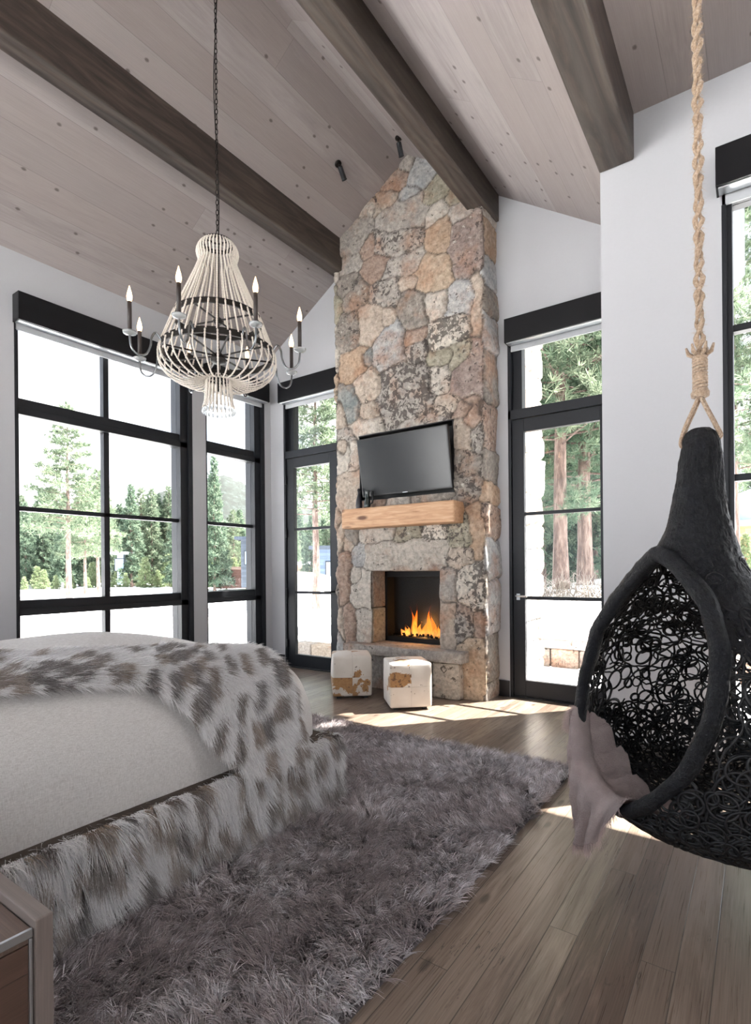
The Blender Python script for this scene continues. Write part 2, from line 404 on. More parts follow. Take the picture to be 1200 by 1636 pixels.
def door(fr, idx, hole, hinge_left, stile, zt=2.68):
    u0, u1, z0, z1 = hole
    b = MB()
    fr.box(b, u0, u0+.03, .0, .17, 0, z1); fr.box(b, u1-.03, u1, .0, .17, 0, z1); fr.box(b, u0, u1, .04, .17, z1-.05, z1)
    fr.box(b, u0, u1, .0, .16, zt, zt+.09); fr.box(b, u0+.03, u0+.12, .06, .16, zt+.09, z1); fr.box(b, u1-.06, u1-.03, .06, .16, zt+.09, z1)
    fr.box(b, u0, u1, .0, .2, -.0, .012)
    o = b.build('door_%d' % idx, M_frame, None, .003); o['kind'] = 'structure'
    b = MB(); a, c = u0+.033, u1-.033
    fr.box(b, a, a+stile, .02, .075, .015, zt-.005); fr.box(b, c-stile, c, .02, .075, .015, zt-.005)
    fr.box(b, a+stile, c-stile, .02, .075, .015, .17); fr.box(b, a+stile, c-stile, .02, .075, zt-.13, zt-.005)
    for z in (.96, 1.765): fr.box(b, a+stile, c-stile, .03, .065, z-.016, z+.016)
    leaf = b.build('door_leaf', M_frame, o, .003)
    b = MB(); fr.box(b, a+stile, c-stile, .045, .053, .17, zt-.13); b.build('pane', M_glass, leaf)
    b = MB(); fr.box(b, u0+.12, u1-.06, .1, .108, zt+.09, z1-.05); b.build('transom_pane', M_glass, o)
    hu = (c-.05) if hinge_left else (a+.05)
    d = -1 if hinge_left else 1
    b = MB(); fr.box(b, hu-.016, hu+.016, .012, .02, .94, 1.0)
    P = lambda u, n, z: Vector((fr.p+fr.s*n, u, z)) if fr.a == 'X' else Vector((u, fr.p+fr.s*n, z))
    b.tube([P(hu, .01, .98), P(hu, -.04, .98), P(hu+d*.02, -.055, .98), P(hu+d*.11, -.055, .978)], .009, 8)
    b.build('door_handle', M_silver if not hinge_left else M_black, leaf, 0)
    hx = u0+.033 if hinge_left else u1-.033
    for z in (.3, .95, 1.72, 2.4):
        b = MB(); fr.box(b, hx-.014, hx+.014, -.01, .02, z-.055, z+.055); b.build('hinge', M_black, leaf, .003)
    return o
door(FB, 1, DL, True, .125)
door(FB, 2, DR, False, .115)
def baseb(name, *bx):
    o = MB().box(*bx).build(name, M_base, None, .003); o['kind'] = 'structure'
baseb('baseboard_back', -2.12, -1.968, YW-.02, YW, 0, .155)
baseb('baseboard_corner', XL+.02, -4.993, YW-.02, YW, 0, .155)
baseb('baseboard_left', XL, XL+.02, 4.925, YW, 0, .155)
baseb('baseboard_near', XN, -.0, YN-.02, YN, 0, .155)

# ------------------------------------------------------------------ fireplace
PAL = {'g': 'a19b95', 'G': '837c75', 'l': 'bdb6ac', 'b': 'a9abac', 't': 'b2a496', 'o': 'ad937b', 'r': '9b8375', 'p': '8b7a74', 's': '7b8282', 'w': 'cfc8bc', 'n': '999482', 'y': 'b9a48d'}
STONES = "-2.92 5.40 0.11 0.11 g1;-2.73 5.22 0.12 0.15 b1;-3.08 5.30 0.17 0.12 r1;-2.86 5.09 0.11 0.07 b1;-3.15 5.14 0.14 0.12 t1;-3.39 5.12 0.12 0.08 l2;-2.56 4.97 0.16 0.11 n2;-2.36 4.84 0.10 0.09 n1;-2.93 4.84 0.26 0.21 g1;-3.57 4.92 0.20 0.18 g1;-3.40 4.68 0.10 0.14 r1;-2.54 4.73 0.12 0.09 l1;-2.31 4.66 0.11 0.09 g1;-2.51 4.52 0.13 0.18 o0;-2.23 4.31 0.19 0.28 p2;-3.04 4.66 0.33 0.15 g3;-3.62 4.58 0.15 0.10 g1;-3.30 4.46 0.18 0.14 r0;-2.98 4.37 0.24 0.11 g2;-2.58 4.17 0.22 0.17 y0;-3.67 4.42 0.11 0.12 G1;-3.52 4.25 0.16 0.14 G2;-3.19 4.15 0.19 0.15 g3;-2.89 4.15 0.11 0.06 t0;-2.83 3.89 0.15 0.20 G1;-2.57 3.87 0.11 0.13 l1;-2.32 3.85 0.14 0.18 b2;-2.13 3.74 0.05 0.31 t0;-3.35 3.88 0.15 0.21 t0;-3.14 3.87 0.07 0.09 t0;-3.65 3.82 0.14 0.18 G2;-3.13 3.57 0.19 0.21 b1;-2.81 3.60 0.13 0.09 r0;-2.44 3.55 0.21 0.14 w4;-3.58 3.48 0.19 0.20 o0;-3.40 3.52 0.07 0.10 s0;-2.79 3.41 0.13 0.11 g4;-2.52 3.31 0.16 0.07 n1;-2.23 3.14 0.17 0.28 p1;-3.44 3.25 0.18 0.16 t1;-3.68 3.06 0.15 0.24 s0;-2.92 3.05 0.30 0.28 g4;-2.52 3.12 0.12 0.14 l3;-2.44 2.83 0.14 0.11 t3;-3.39 2.92 0.12 0.10 t1;-3.49 2.78 0.24 0.10 l1;-2.21 2.72 0.09 0.16 r1;-2.73 2.70 0.25 0.07 g2;-3.75 2.60 0.08 0.17 t1;-3.63 2.48 0.09 0.17 l1;-3.68 2.13 0.15 0.19 t1;-2.28 2.53 0.09 0.15 t1;-2.16 2.48 0.06 0.16 g3;-2.25 2.24 0.13 0.12 G3;-2.25 2.02 0.13 0.12 G3;-3.34 1.96 0.12 0.04 r0;-3.05 1.96 0.14 0.04 g1;-2.64 1.97 0.23 0.04 G1;-3.66 1.60 0.10 0.10 G0;-3.79 1.58 0.07 0.15 t0;-3.31 1.61 0.21 0.07 l1;-2.93 1.61 0.15 0.07 n3;-2.62 1.61 0.14 0.08 w4;-2.34 1.58 0.12 0.12 n3;-2.16 1.56 0.07 0.25 o0;-2.94 1.38 0.46 0.14 l1;-3.57 1.41 0.10 0.12 b1;-2.33 1.36 0.14 0.11 t2;-3.76 1.18 0.09 0.30 r1;-3.58 1.16 0.08 0.08 l0;-3.47 1.01 0.15 0.19 l1;-2.46 1.07 0.09 0.17 g1;-2.19 1.07 0.16 0.25 w4;-3.80 0.66 0.05 0.17 t0;-3.67 0.67 0.09 0.17 r0;-3.48 0.66 0.11 0.16 l1;-2.47 0.71 0.09 0.19 t1;-2.30 0.74 0.10 0.16 g3;-2.15 0.71 0.07 0.11 r0;-2.20 0.27 0.14 0.27 y1;-2.62 0.13 0.15 0.17 l2;-2.93 0.10 0.16 0.18 g1;-3.34 0.05 0.20 0.18 l1;-3.67 0.01 0.16 0.19 t1"
CX0, CX1, CY, CYB = -3.84, -2.085, 4.72, YW
NX0, NX1, NZ0, NZ1 = -3.53, -2.385, 1.985, 2.69       # television niche
FX0, FX1, FZ0, FZ1 = -3.38, -2.55, .455, 1.235        # firebox opening
def stone_mat():
    s = NT('field_stone'); base = s.n('Attribute', attribute_name='Col').outputs[0]; sp = sep(s, s.n('Attribute', attribute_name='Spot').outputs[0])
    co = s.coord()
    n1 = s.noise(co, 7, 8, .65); n2 = s.noise(co, 28, 6, .7); n3 = s.noise(s.mapping(co, (1, 1, 1), (5, 5, 5)), 3.0, 5, .6)
    c = s.mix(s.ramp(n1, [(.35, 0.0), (.7, .7)]), base, s.mix(.5, base, lin('c9bdb0')))
    c = s.mix(s.ramp(n3, [(.5, 0.0), (.66, .55)]), c, lin('a5785a'))
    c = s.mix(1, c, s.ramp(n2, [(.3, .55), (.62, 1.12)]), 'MULTIPLY')
    # lichen
    v1 = s.noise(co, 22, 5, .62, .6)
    v2 = s.noise(s.mapping(co, (1, 1, 1), (9, 1, 2)), 5, 3, .5)
    th = s.math('ADD', s.math('MULTIPLY', v1, 1.0), s.math('MULTIPLY', v2, .35))
    amt = s.math('MULTIPLY_ADD', sp[0], -.055, .88)
    mk = s.ramp(s.math('SUBTRACT', th, amt), [(.0, 0.0), (.035, 1.0)])
    c = s.mix(s.math('MULTIPLY', mk, .8), c, lin('3d3734'))
    wl = s.ramp(s.noise(s.mapping(co, (1, 1, 1), (2, 7, 4)), 17, 5, .65), [(.6, 0.0), (.68, .6)])
    c = s.mix(s.math('MULTIPLY', wl, s.math('MINIMUM', s.math('MULTIPLY', sp[0], .6), 1.0)), c, lin('d8d2c6'))
    c = s.mix(sp[1], c, lin('3a332d'))
    h = s.math('ADD', s.math('MULTIPLY', n2, .5), s.math('ADD', s.math('MULTIPLY', n1, .6), s.math('MULTIPLY', mk, -.12)))
    return s.princ(c, .88, 0, s.bump(h, .8, .02))
M_stone = stone_mat()
fire = empty('fireplace', ((CX0+CX1)/2, CY, 0), 'floor to ceiling stone fireplace with a burning gas fire and a timber mantel', 'fireplace')
def stone_field(S, Z, st, seed, H=.024):
    """S,Z arrays of wall coordinates -> height, colour, spot, groove"""
    X = S+(fbm(S*6, Z*6, seed)-.47)*.10+(fbm(S*22, Z*22, seed+3)-.47)*.03; Y = Z+(fbm(S*6, Z*6, seed+9)-.47)*.10
    best = np.full(S.shape, 1e9); sec = np.full(S.shape, 1e9); idx = np.zeros(S.shape, int)
    for i, (a, b, ra, rb, c, sp) in enumerate(st):
        p = 3.2
        q = (np.abs((X-a)/ra)**p+np.abs((Y-b)/rb)**p)**(1/p)
        m = q < best
        sec = np.where(m, best, np.minimum(sec, q)); best = np.where(m, q, best); idx = np.where(m, i, idx)
    sz = np.array([min(t[2], t[3]) for t in st])[idx]
    e = (sec-best)*sz*.55
    g = rs(seed); k = len(st); off = g.uniform(-.012, .014, k); tx = g.uniform(-.09, .09, k); tz = g.uniform(-.09, .09, k)
    A = np.array([t[0] for t in st])[idx]; B = np.array([t[1] for t in st])[idx]
    h = H*(1-np.exp(-e/.011)) + off[idx]*np.clip(e/.02, 0, 1) + (tx[idx]*(S-A)+tz[idx]*(Z-B))*np.clip(e/.03, 0, 1)*.8
    h += (fbm(S*9, Z*9, seed+5)-.5)*.022+(fbm(S*35, Z*35, seed+6)-.5)*.008
    col = np.array([lin(PAL[t[4]]) for t in st])[idx]*g.uniform(.9, 1.08, k)[idx][..., None]
    spot = np.array([t[5] for t in st], float)[idx]
    gr = np.exp(-(e/.0045)**2)*.85
    return h, col, spot, gr
stl = []
for q in STONES.split(';'):
    a, b, ra, rb, c = q.split(); stl.append((float(a)-CX0, float(b), float(ra), float(rb), c[0], int(c[1])))
g_ = rs(5); W_ = CX1-CX0; SD = CYB-CY
for side in (-1, 1):                              # the two flanks of the chimney
    z = -.1
    while z < 5.3:
        hh = g_.uniform(.1, .3); stl.append((-.17 if side < 0 else W_+.17, z+hh, .17, hh, g_.choice(list('gtolyrGnb')), g_.randint(0, 3))); z += 2*hh
for (a, b, ra, rb, c, sp) in ((.12, 1.55, .13, .12, 't', 1), (1.62, 5.0, .1, .1, 'g', 1), (.1, 3.0, .1, .2, 't', 2), (.12, 2.5, .13, .15, 'l', 1), (1.6, 2.75, .12, .1, 'r', 1), (1.55, 3.3, .15, .14, 'n', 2), (.15, 2.75, .15, .1, 'g', 2)): stl.append((a, b, ra, rb, c, sp))
def grid_breaks(breaks, step):
    out = [breaks[0]]
    for a, b in zip(breaks[:-1], breaks[1:]):
        n = max(1, int(round((b-a)/step))); out += list(a+(b-a)*np.arange(1, n+1)/n)
    return np.array(out)
ss = grid_breaks([-SD, 0, FX0-CX0, FX1-CX0, W_, W_+SD], .0125)
ss = np.unique(np.concatenate([ss, [NX0-CX0, NX1-CX0]]))
zz = grid_breaks([0, FZ0, FZ1, NZ0, NZ1, 5.56], .0125)
Sg, Zg = np.meshgrid(ss, zz)
h, colr, spot, gr = stone_field(Sg, Zg, stl, 3)
# corner rounding, jagged verticals
def place(Sg, h):
    X = np.where(Sg < 0, CX0, np.where(Sg > W_, CX1, CX0+Sg)); Y = np.where(Sg < 0, CY-Sg, np.where(Sg > W_, CY+(Sg-W_), CY))
    ca = np.clip((Sg+.02)/.04, 0, 1); cb_ = np.clip((Sg-W_+.02)/.04, 0, 1)
    ang = np.where(Sg < W_/2, -PI+ca*PI/2, -PI/2+cb_*PI/2)
    return X+np.cos(ang)*h, Y+np.sin(ang)*h
Xg, Yg = place(Sg, h)
Zc = Zg.copy()
czl = np.where(Xg < RX, RZ+SLL*(Xg-RX), RZ-SLR*(Xg-RX))+.0
Zc = np.minimum(Zc, czl)
# round the peak the way the stones are laid
V = np.stack([Xg, Yg, Zc], -1).reshape(-1, 3)
ni, nj = Sg.shape
F = []
idx = np.arange(ni*nj).reshape(ni, nj)
q = np.stack([idx[:-1, :-1], idx[:-1, 1:], idx[1:, 1:], idx[1:, :-1]], -1)
sm = (Sg[:-1, :-1]+Sg[:-1, 1:])/2+CX0; zm = (Zg[:-1, :-1]+Zg[1:, :-1])/2
hole = ((sm > NX0) & (sm < NX1) & (zm > NZ0) & (zm < NZ1)) | ((sm > FX0) & (sm < FX1) & (zm > FZ0) & (zm < FZ1)) | (Zc[:-1, :-1] >= czl[:-1, :-1]-1e-6)
q = q[~hole]
spc = np.stack([spot, gr, np.zeros_like(gr)], -1).reshape(-1, 3)
npmesh('stone_chimney', V, q.reshape(-1, 4), M_stone, fire, True, {'Col': colr.reshape(-1, 3), 'Spot': spc})
def slab(name, x0, x1, y0, y1, z0, z1, colkey, sp, seed, step=.015, label=None, amp=.018, parent=fire):
    """a rough-hewn block: displaced subdivided box"""
    bm = bmesh.new(); bmesh.ops.create_cube(bm, size=1)
    L = (x1-x0, y1-y0, z1-z0); n = max(2, int(min(60, max(L)/step)))
    for v in bm.verts: v.co = Vector(((x0+x1)/2+v.co.x*L[0], (y0+y1)/2+v.co.y*L[1], (z0+z1)/2+v.co.z*L[2]))
    for k in range(3):
        c = max(0, int(L[k]/step)-1)
        if c: 
            es = [e for e in bm.edges if abs((e.verts[0].co-e.verts[1].co)[k]) > L[k]*.9]
            bmesh.ops.subdivide_edges(bm, edges=es, cuts=min(c, 90), use_grid_fill=True)
    bmesh.ops.recalc_face_normals(bm, faces=bm.faces); bm.normal_update()
    P = np.array([v.co[:] for v in bm.verts]); N = np.array([v.normal[:] for v in bm.verts])
    d = (fbm(P[:, 0]*7+P[:, 1]*3, P[:, 2]*7+P[:, 1]*5, seed)-.5)*amp*2+(fbm(P[:, 0]*25+P[:, 1]*11, P[:, 2]*25+P[:, 1]*17, seed+4)-.5)*amp*.7
    P = P+N*d[:, None]
    rr = .025; lo = np.array([x0, y0, z0]); hi = np.array([x1, y1, z1]); inn = np.clip(P, lo+rr, hi-rr); dv = P-inn; ln = np.linalg.norm(dv, axis=1)
    P = np.where(ln[:, None] > rr*1.02, inn+dv/np.maximum(ln, 1e-6)[:, None]*(rr+(ln-rr)[:, None]*.35), P)
    F = [[v.index for v in f.verts] for f in bm.faces]; bm.verts.index_update(); F = [[v.index for v in f.verts] for f in bm.faces]
    bm.free()
    nn = len(P); C = np.tile(np.array(lin(PAL[colkey]))*1.0, (nn, 1)); S_ = np.tile([sp, 0, 0], (nn, 1))
    o = npmesh(name, P, F, M_stone, parent, True, {'Col': C, 'Spot': S_})
    if label: o['label'] = label
    return o
slab('hearth_slab', -3.66, -2.24, 4.55, 4.76, .35, .46, 'g', 1, 2, label='long grey stone hearth ledge', amp=.012)
for i, (a, b, c, s_) in enumerate(((-3.66, -3.36, 't', 1), (-3.35, -2.98, 'g', 1), (-2.97, -2.6, 'l', 2), (-2.585, -2.3, 'l', 2))):
    slab('hearth_stone', a, b, 4.6, 4.76, 0, .345, c, s_, 20+i)
# firebox reveals, box, glass
for i, (z0, z1, c) in enumerate(((.455, .83, 'n'), (.835, 1.24, 'G'))):
    slab('reveal_stone', FX0-.06, FX0+.012, CY, CY+.25, z0, z1, c, 1, 31+i, .02, amp=.008)
    slab('reveal_stone', FX1-.012, FX1+.06, CY, CY+.25, z0, z1, 't', 1, 41+i, .02, amp=.008)
slab('reveal_stone', FX0-.05, FX1+.05, CY, CY+.25, FZ1-.01, FZ1+.06, 'g', 1, 51, .03, amp=.006)
slab('reveal_stone', FX0-.05, FX1+.05, CY, CY+.25, FZ0-.06, FZ0+.005, 't', 1, 52, .03, amp=.006)
M_soot = plain('firebox_steel', '0b0b0d', .6, .3, 20, .1, .2)
fy = CY+.235
b = MB(); b.box(FX0-.03, FX0+.035, fy, fy+.03, FZ0, FZ1); b.box(FX1-.035, FX1+.03, fy, fy+.03, FZ0, FZ1); b.box(FX0, FX1, fy, fy+.03, FZ1-.075, FZ1); b.box(FX0, FX1, fy, fy+.03, FZ0, FZ0+.055)
box = b.build('firebox', M_soot, fire, .003)
b = MB(); y2 = fy+.2; b.box(FX0, FX1, y2, y2+.02, FZ0, FZ1); b.box(FX0-.02, FX0, fy+.03, y2, FZ0, FZ1); b.box(FX1, FX1+.02, fy+.03, y2, FZ0, FZ1); b.box(FX0, FX1, fy+.03, y2, FZ1, FZ1+.02); b.box(FX0, FX1, fy+.03, y2, FZ0-.02, FZ0)
b.build('liner', M_soot, box)
MB().box(FX0+.035, FX1-.035, fy+.012, fy+.018, FZ0+.055, FZ1-.075).build('glass_front', glass('fire_glass', .5), box)
b = MB(); b.box(FX0+.06, FX1-.06, fy+.04, fy+.18, FZ0+.02, FZ0+.06); b.build('burner', M_soot, fire, .005)
g = rs(8); b = MB()
for i in range(160):
    c = Vector((g.uniform(FX0+.08, FX1-.08), fy+.045+g.uniform(0, .13), FZ0+.06+g.uniform(0, .025))); r_ = g.uniform(.008, .018)
    b.lathe([(r_*.5, -r_), (r_, 0), (r_*.4, r_*.8)], 5, c)
tag(b.build('ember_bed', plain('glass_media', '2c2826', .15, 0, 200, .2, .5), fire), kind='stuff')
s = NT('flame'); xyz = sep(s, s.coord()); zz_ = s.math('MULTIPLY', s.math('SUBTRACT', xyz[2], FZ0+.06), 3.1)
fn = s.noise(s.mapping(s.coord(), (14, 14, 5)), 1, 3)
fc = s.ramp(s.math('ADD', zz_, s.math('MULTIPLY', s.math('SUBTRACT', fn, .5), .5)), [(0, (1, .42, .10)), (.25, (1, .27, .03)), (.6, (.95, .17, .015)), (1, (.5, .04, .0))])
em = s.n('Emission', {0: fc, 1: s.math('MULTIPLY_ADD', s.ramp(fn, [(.35, 0.0), (.7, 1.0)]), 1.0, .22)}); tr = s.n('BsdfTransparent'); lw = s.n('LayerWeight', {0: .45}).outputs[1]
al = s.math('MULTIPLY', s.math('SUBTRACT', 1, lw), s.math('MULTIPLY_ADD', fn, 1.4, -.05)); al = s.math('MINIMUM', s.math('MAXIMUM', al, 0.0), .95)
mx = s.n('MixShader', {0: al, 1: tr.outputs[0], 2: em.outputs[0]}); s.t.links.new(mx.outputs[0], s.out.inputs[0]); M_flame = s.m
g = rs(12)
fx = np.linspace(FX0+.17, FX1-.06, 17)
prof = [.10, .13, .12, .30, .36, .17, .18, .2, .22, .33, .28, .16, .14, .15, .13, .14, .10]
for i, x in enumerate(fx):
    hgt = prof[i]*g.uniform(.85, 1.1); y = fy+.11+g.uniform(-.03, .03); n = 12; pts = []; rad = []
    a0, a1 = g.uniform(0, 6), g.uniform(1, 3)
    for k in range(n):
        t = k/(n-1); pts.append((x+math.sin(a0+t*4)*.018*t*2, y+math.cos(a0+t*3)*.01, FZ0+.055+hgt*t)); rad.append(.036*(math.sin(PI*min(1, t*1.0+.18))**.8)*(1-t)**.55+.0006)
    MB().tube(pts, rad, 10).build('flame', M_flame, fire, 0, True)
pl = bpy.data.lights.new('fire_glow', 'POINT'); pl.energy = 5; pl.color = (1, .45, .12); pl.shadow_soft_size = .08
po = bpy.data.objects.new('fire_glow', pl); COL.objects.link(po); po.location = (-2.95, fy+.14, FZ0+.16); po.parent = fire; po.matrix_parent_inverse = Matrix.Translation(fire.location).inverted()
# niche
b = MB(); ny = CY+.16; t_ = .01
b.box(NX0, NX1, ny, ny+.01, NZ0, NZ1); b.box(NX0, NX0+t_, CY-.005, ny, NZ0, NZ1); b.box(NX1-t_, NX1, CY-.02, ny, NZ0, NZ1); b.box(NX0, NX1, CY-.02, ny, NZ1-t_, NZ1); b.box(NX0, NX1, CY-.005, ny, NZ0, NZ0+t_)
b.build('television_niche', plain('niche_black', '0d0d0f', .5), fire)
# mantel
bm_ = MB().box(-3.617, -2.285, 4.5, CY+.03, 1.68, 1.885).build('mantel', M_mantel, fire, .014)
bm_['label'] = 'honey coloured timber mantel beam'

# television
tv = empty('television', (-2.91, 4.66, 2.0), 'flat black television tilted forward in the stone niche above the mantel', 'television')
ang = math.atan2(.105, .6)
Mt = Matrix.Translation((-2.91, 4.655, 2.018)) @ Matrix.Rotation(ang, 4, 'X')
b = MB().box(-.535, .535, .0, .035, 0, .6, Mt); b.build('casing', plain('tv_plastic', '0c0d0f', .35), tv, .004)
MB().box(-.522, .522, -.0015, 0, .018, .588, Mt).build('screen', (lambda s: s.princ('26292c', .22))(NT('tv_screen')), tv)
b = MB().box(-.2, .2, .035, .06, .15, .45, Mt); b.box(-.04, .04, .03, .17, .25, .35, Mt); b.build('wall_bracket', M_iron, tv)
MB().box(-.03, .03, -.003, .002, .006, .012, Mt).build('badge', M_silver, tv)
# things on the mantel
v = empty('bottle_vase', (-3.455, 4.6, 1.885), 'small dark bottle shaped vase at the left end of the mantel', 'vase')
b = MB().lathe([(.028, 0), (.034, .01), (.036, .05), (.03, .1), (.018, .14), (.011, .165), (.012, .18), (.016, .19)], 20, (-3.455, 4.6, 1.885)); b.build('body', plain('dark_ceramic', '26262e', .3), v, 0, True)
MB().lathe([(.012, 0), (.019, .008), (.019, .02), (.01, .03)], 16, (-3.455, 4.6, 2.075)).build('stopper', plain('stopper', '1c1c1e', .4), v, 0, True)
v = empty('glass_pitcher', (-3.345, 4.6, 1.885), 'small dark glass pitcher with upright spout, right of the bottle vase', 'vase')
MB().lathe([(.03, 0), (.036, .02), (.036, .05), (.024, .11), (.022, .17), (.03, .19), (.026, .19), (.018, .17), (.02, .11), (.03, .05), (.028, .02)], 20, (-3.345, 4.6, 1.885)).build('body', (lambda s: s.princ('3a4442', .1, 0, None, Transmission_Weight=.4))(NT('smoke_glass')), v, 0, True)
MB().tube([(-3.315, 4.6, 1.93), (-3.285, 4.6, 1.94), (-3.275, 4.6, 1.98), (-3.275, 4.6, 2.06)], .009, 8).build('spout', plain('dark_spout', '1d201f', .3), v, 0, True)

# ------------------------------------------------------------------ outdoors
def sstep(a, b, x):
    t = np.clip((x-a)/(b-a), 0, 1); return t*t*(3-2*t)
def ground_z(X, Y):
    X = np.asarray(X, float); Y = np.asarray(Y, float)
    z = -.3+(fbm(X*.12+40, Y*.12+40, 2)-.5)*.9*sstep(8, 40, np.hypot(X, Y))
    r = sstep(-5.2, -3.2, X)*sstep(7.2, 9.5, Y)
    z = z+r*(1.15+.02*(Y-9))
    pat = sstep(-5.5, -4.9, X)*(1-sstep(7.0, 7.3, Y))*sstep(3, 4, Y)
    z = np.where(pat > 0, z*(1-pat)+(-.02)*pat, z)
    return z
s = NT('snow'); n = s.noise(s.coord(), 3, 6); M_snow = s.princ(s.ramp(n, [(.3, 'dfe3ea'), (.6, 'f4f5f7')]), .75, 0, s.bump(n, .5, .05))
ax = np.concatenate([-np.geomspace(330, 7, 60), np.linspace(-6.9, 4, 70), np.geomspace(4.2, 120, 30)])
ay = np.concatenate([np.linspace(-60, 3, 20), np.linspace(3.2, 12, 60), np.geomspace(12.3, 330, 60)])
Xs, Ys = np.meshgrid(ax, ay); Zs = ground_z(Xs, Ys)
inside = (Xs > XL-.15) & (Xs < XR+.1) & (Ys < YN+.15) & (Ys > YB-.1) | (Xs > XL-.15) & (Xs < XN) & (Ys < YW+.15) & (Ys > YB-.1)
Zs = np.where(inside, -.4, Zs)
ii = np.arange(Xs.size).reshape(Xs.shape)
npmesh('snow_ground', np.stack([Xs, Ys, Zs], -1).reshape(-1, 3), np.stack([ii[:-1, :-1], ii[:-1, 1:], ii[1:, 1:], ii[1:, :-1]], -1).reshape(-1, 4), M_snow, None, True)['kind'] = 'structure'
# distant forested hills
s = NT('hill_forest'); n = s.noise(s.mapping(s.coord(), (1, 1, .5)), .35, 8, .75)
M_hill = s.princ(s.ramp(n, [(.42, '0d1512'), (.55, '17211d'), (.72, '3f4a4b')]), .9)
th = np.linspace(math.radians(95), math.radians(165), 160); rr_ = np.linspace(150, 280, 24)
TH, RR = np.meshgrid(th, rr_)
Xh, Yh = RR*np.cos(TH), RR*np.sin(TH)
prof = np.interp(np.degrees(TH), [95, 118, 128, 136, 141, 147, 152, 158, 165], [6, 9, 13, 19, 24, 19, 9, 8, 10])
Zh = -2+prof*1.85*sstep(150, 240, RR)+(fbm(Xh*.03, Yh*.03, 4)-.5)*6*sstep(150, 240, RR)+(hash2(np.floor(TH*900), RR, 3)-.5)*2.2*sstep(200, 240, RR)
ii = np.arange(Xh.size).reshape(Xh.shape)
hl = npmesh('forested_hill', np.stack([Xh, Yh, Zh], -1).reshape(-1, 3), np.stack([ii[:-1, :-1], ii[:-1, 1:], ii[1:, 1:], ii[1:, :-1]], -1).reshape(-1, 4), M_hill, None, True); hl['kind'] = 'structure'

s = NT('bark'); n = s.noise(s.mapping(s.coord(), (6, 6, 1.2)), 2.5, 6, .7); M_bark = s.princ(s.ramp(n, [(.35, '4d3f39'), (.5, '715f58'), (.65, '938279')]), .9, 0, s.bump(n, 1, .03))
s = NT('needles'); M_needle = None
a_ = s.n('Attribute', attribute_name='Col').outputs[0]
df = s.n('BsdfDiffuse', {0: a_}); tl = s.n('BsdfTranslucent', {0: a_}); mx = s.n('MixShader', {0: .35, 1: df.outputs[0], 2: tl.outputs[0]}); s.t.links.new(mx.outputs[0], s.out.inputs[0]); M_needle = s.m
def pine_data(H, crown0, R, tr, seed, nb, ntuft, bl, bw, shape=.8, per=6, greens=('5f7f4c', '8aa66a', 'a9bd84')):
    g = rs(seed); V = []; F = []
    tp = [(g.normal()*.01*H*(z/H)*.5, g.normal()*.01*H*(z/H)*.5, z) for z in np.linspace(-.4, H, 9)]
    tv_, tf = tube_np(tp, [tr*(1-.93*i/8)*(1.25 if i == 0 else 1) for i in range(9)], 9); V = [tv_]; F = [[tuple(f) for f in tf]]; nv = len(tv_)
    roots = []; dirs = []
    for i in range(nb):
        t = (i+.5)/nb; z = H*(crown0+(1-crown0)*t*.985)
        L = R*((1-t)**shape)*g.uniform(.65, 1.12)+.12; az = i*2.4+g.uniform(-.4, .4); up = g.uniform(-.12, .2)+.5*t
        d = np.array([math.cos(az), math.sin(az), up]); p0 = np.array([0, 0, z])
        tt = np.linspace(0, 1, 5); P = p0+d*L*tt[:, None]; P[:, 2] -= .16*L*tt**2
        bv, bf = tube_np(P, np.linspace(tr*.16, .006, 5)*max(.4, 1-t), 4); V.append(bv); F.append([tuple(np.array(f)+nv) for f in bf]); nv += len(bv)
        k = max(3, int(ntuft*L/R))
        u = g.uniform(.18, 1, k)**.8
        pts = p0+d*L*u[:, None]; pts[:, 2] -= .16*L*u**2
        sd = np.array([-d[1], d[0], 0]); pts += sd*(g.normal(size=k)*.26*L*(1.15-u))[:, None]; pts[:, 2] += g.normal(size=k)*.05*L
        roots.append(pts); dirs.append(np.tile(d/np.linalg.norm(d), (k, 1))+sd*np.sign(g.normal(size=k))[:, None]*.5)
    Rr = np.repeat(np.concatenate(roots), per, 0); Dd = np.repeat(np.concatenate(dirs), per, 0)
    n = len(Rr); Dd = Dd*.7+g.normal(size=(n, 3))*.75; Dd[:, 2] += .15; Dd /= np.linalg.norm(Dd, axis=1)[:, None]
    side = np.cross(Dd, g.normal(size=(n, 3))); side /= np.linalg.norm(side, axis=1)[:, None]+1e-9
    l = bl*g.uniform(.6, 1.3, n)[:, None]; w_ = bw*g.uniform(.6, 1.2, n)[:, None]
    A = Rr-side*w_*.5; B = Rr+side*w_*.5; C_ = Rr+Dd*l+side*w_*.3; E_ = Rr+Dd*l-side*w_*.3
    FV = np.stack([A, B, C_, E_], 1).reshape(-1, 3)
    gs = np.array([lin(c) for c in greens]); ci = np.repeat(g.uniform(0, len(gs)-1.001, n//per+1), per)[:n]; c0 = gs[ci.astype(int)]; c1 = gs[ci.astype(int)+1]; f_ = (ci % 1)[:, None]
    cc = (c0*(1-f_)+c1*f_)*g.uniform(.8, 1.2, (n, 1)); CC = np.repeat(cc, 4, 0)
    VV = np.concatenate(V); FF = sum(F, [])
    mt_ = bpy.data.meshes.new('trunk'); mt_.from_pydata([tuple(map(float, v)) for v in VV], [], [tuple(int(i) for i in f) for f in FF]); mt_.materials.append(M_bark); setsmooth(mt_)
    tmp = npmesh('foliage', FV, np.arange(len(FV)).reshape(-1, 4), M_needle, None, False, {'Col': CC}); mf = tmp.data; bpy.data.objects.remove(tmp)
    return mt_, mf
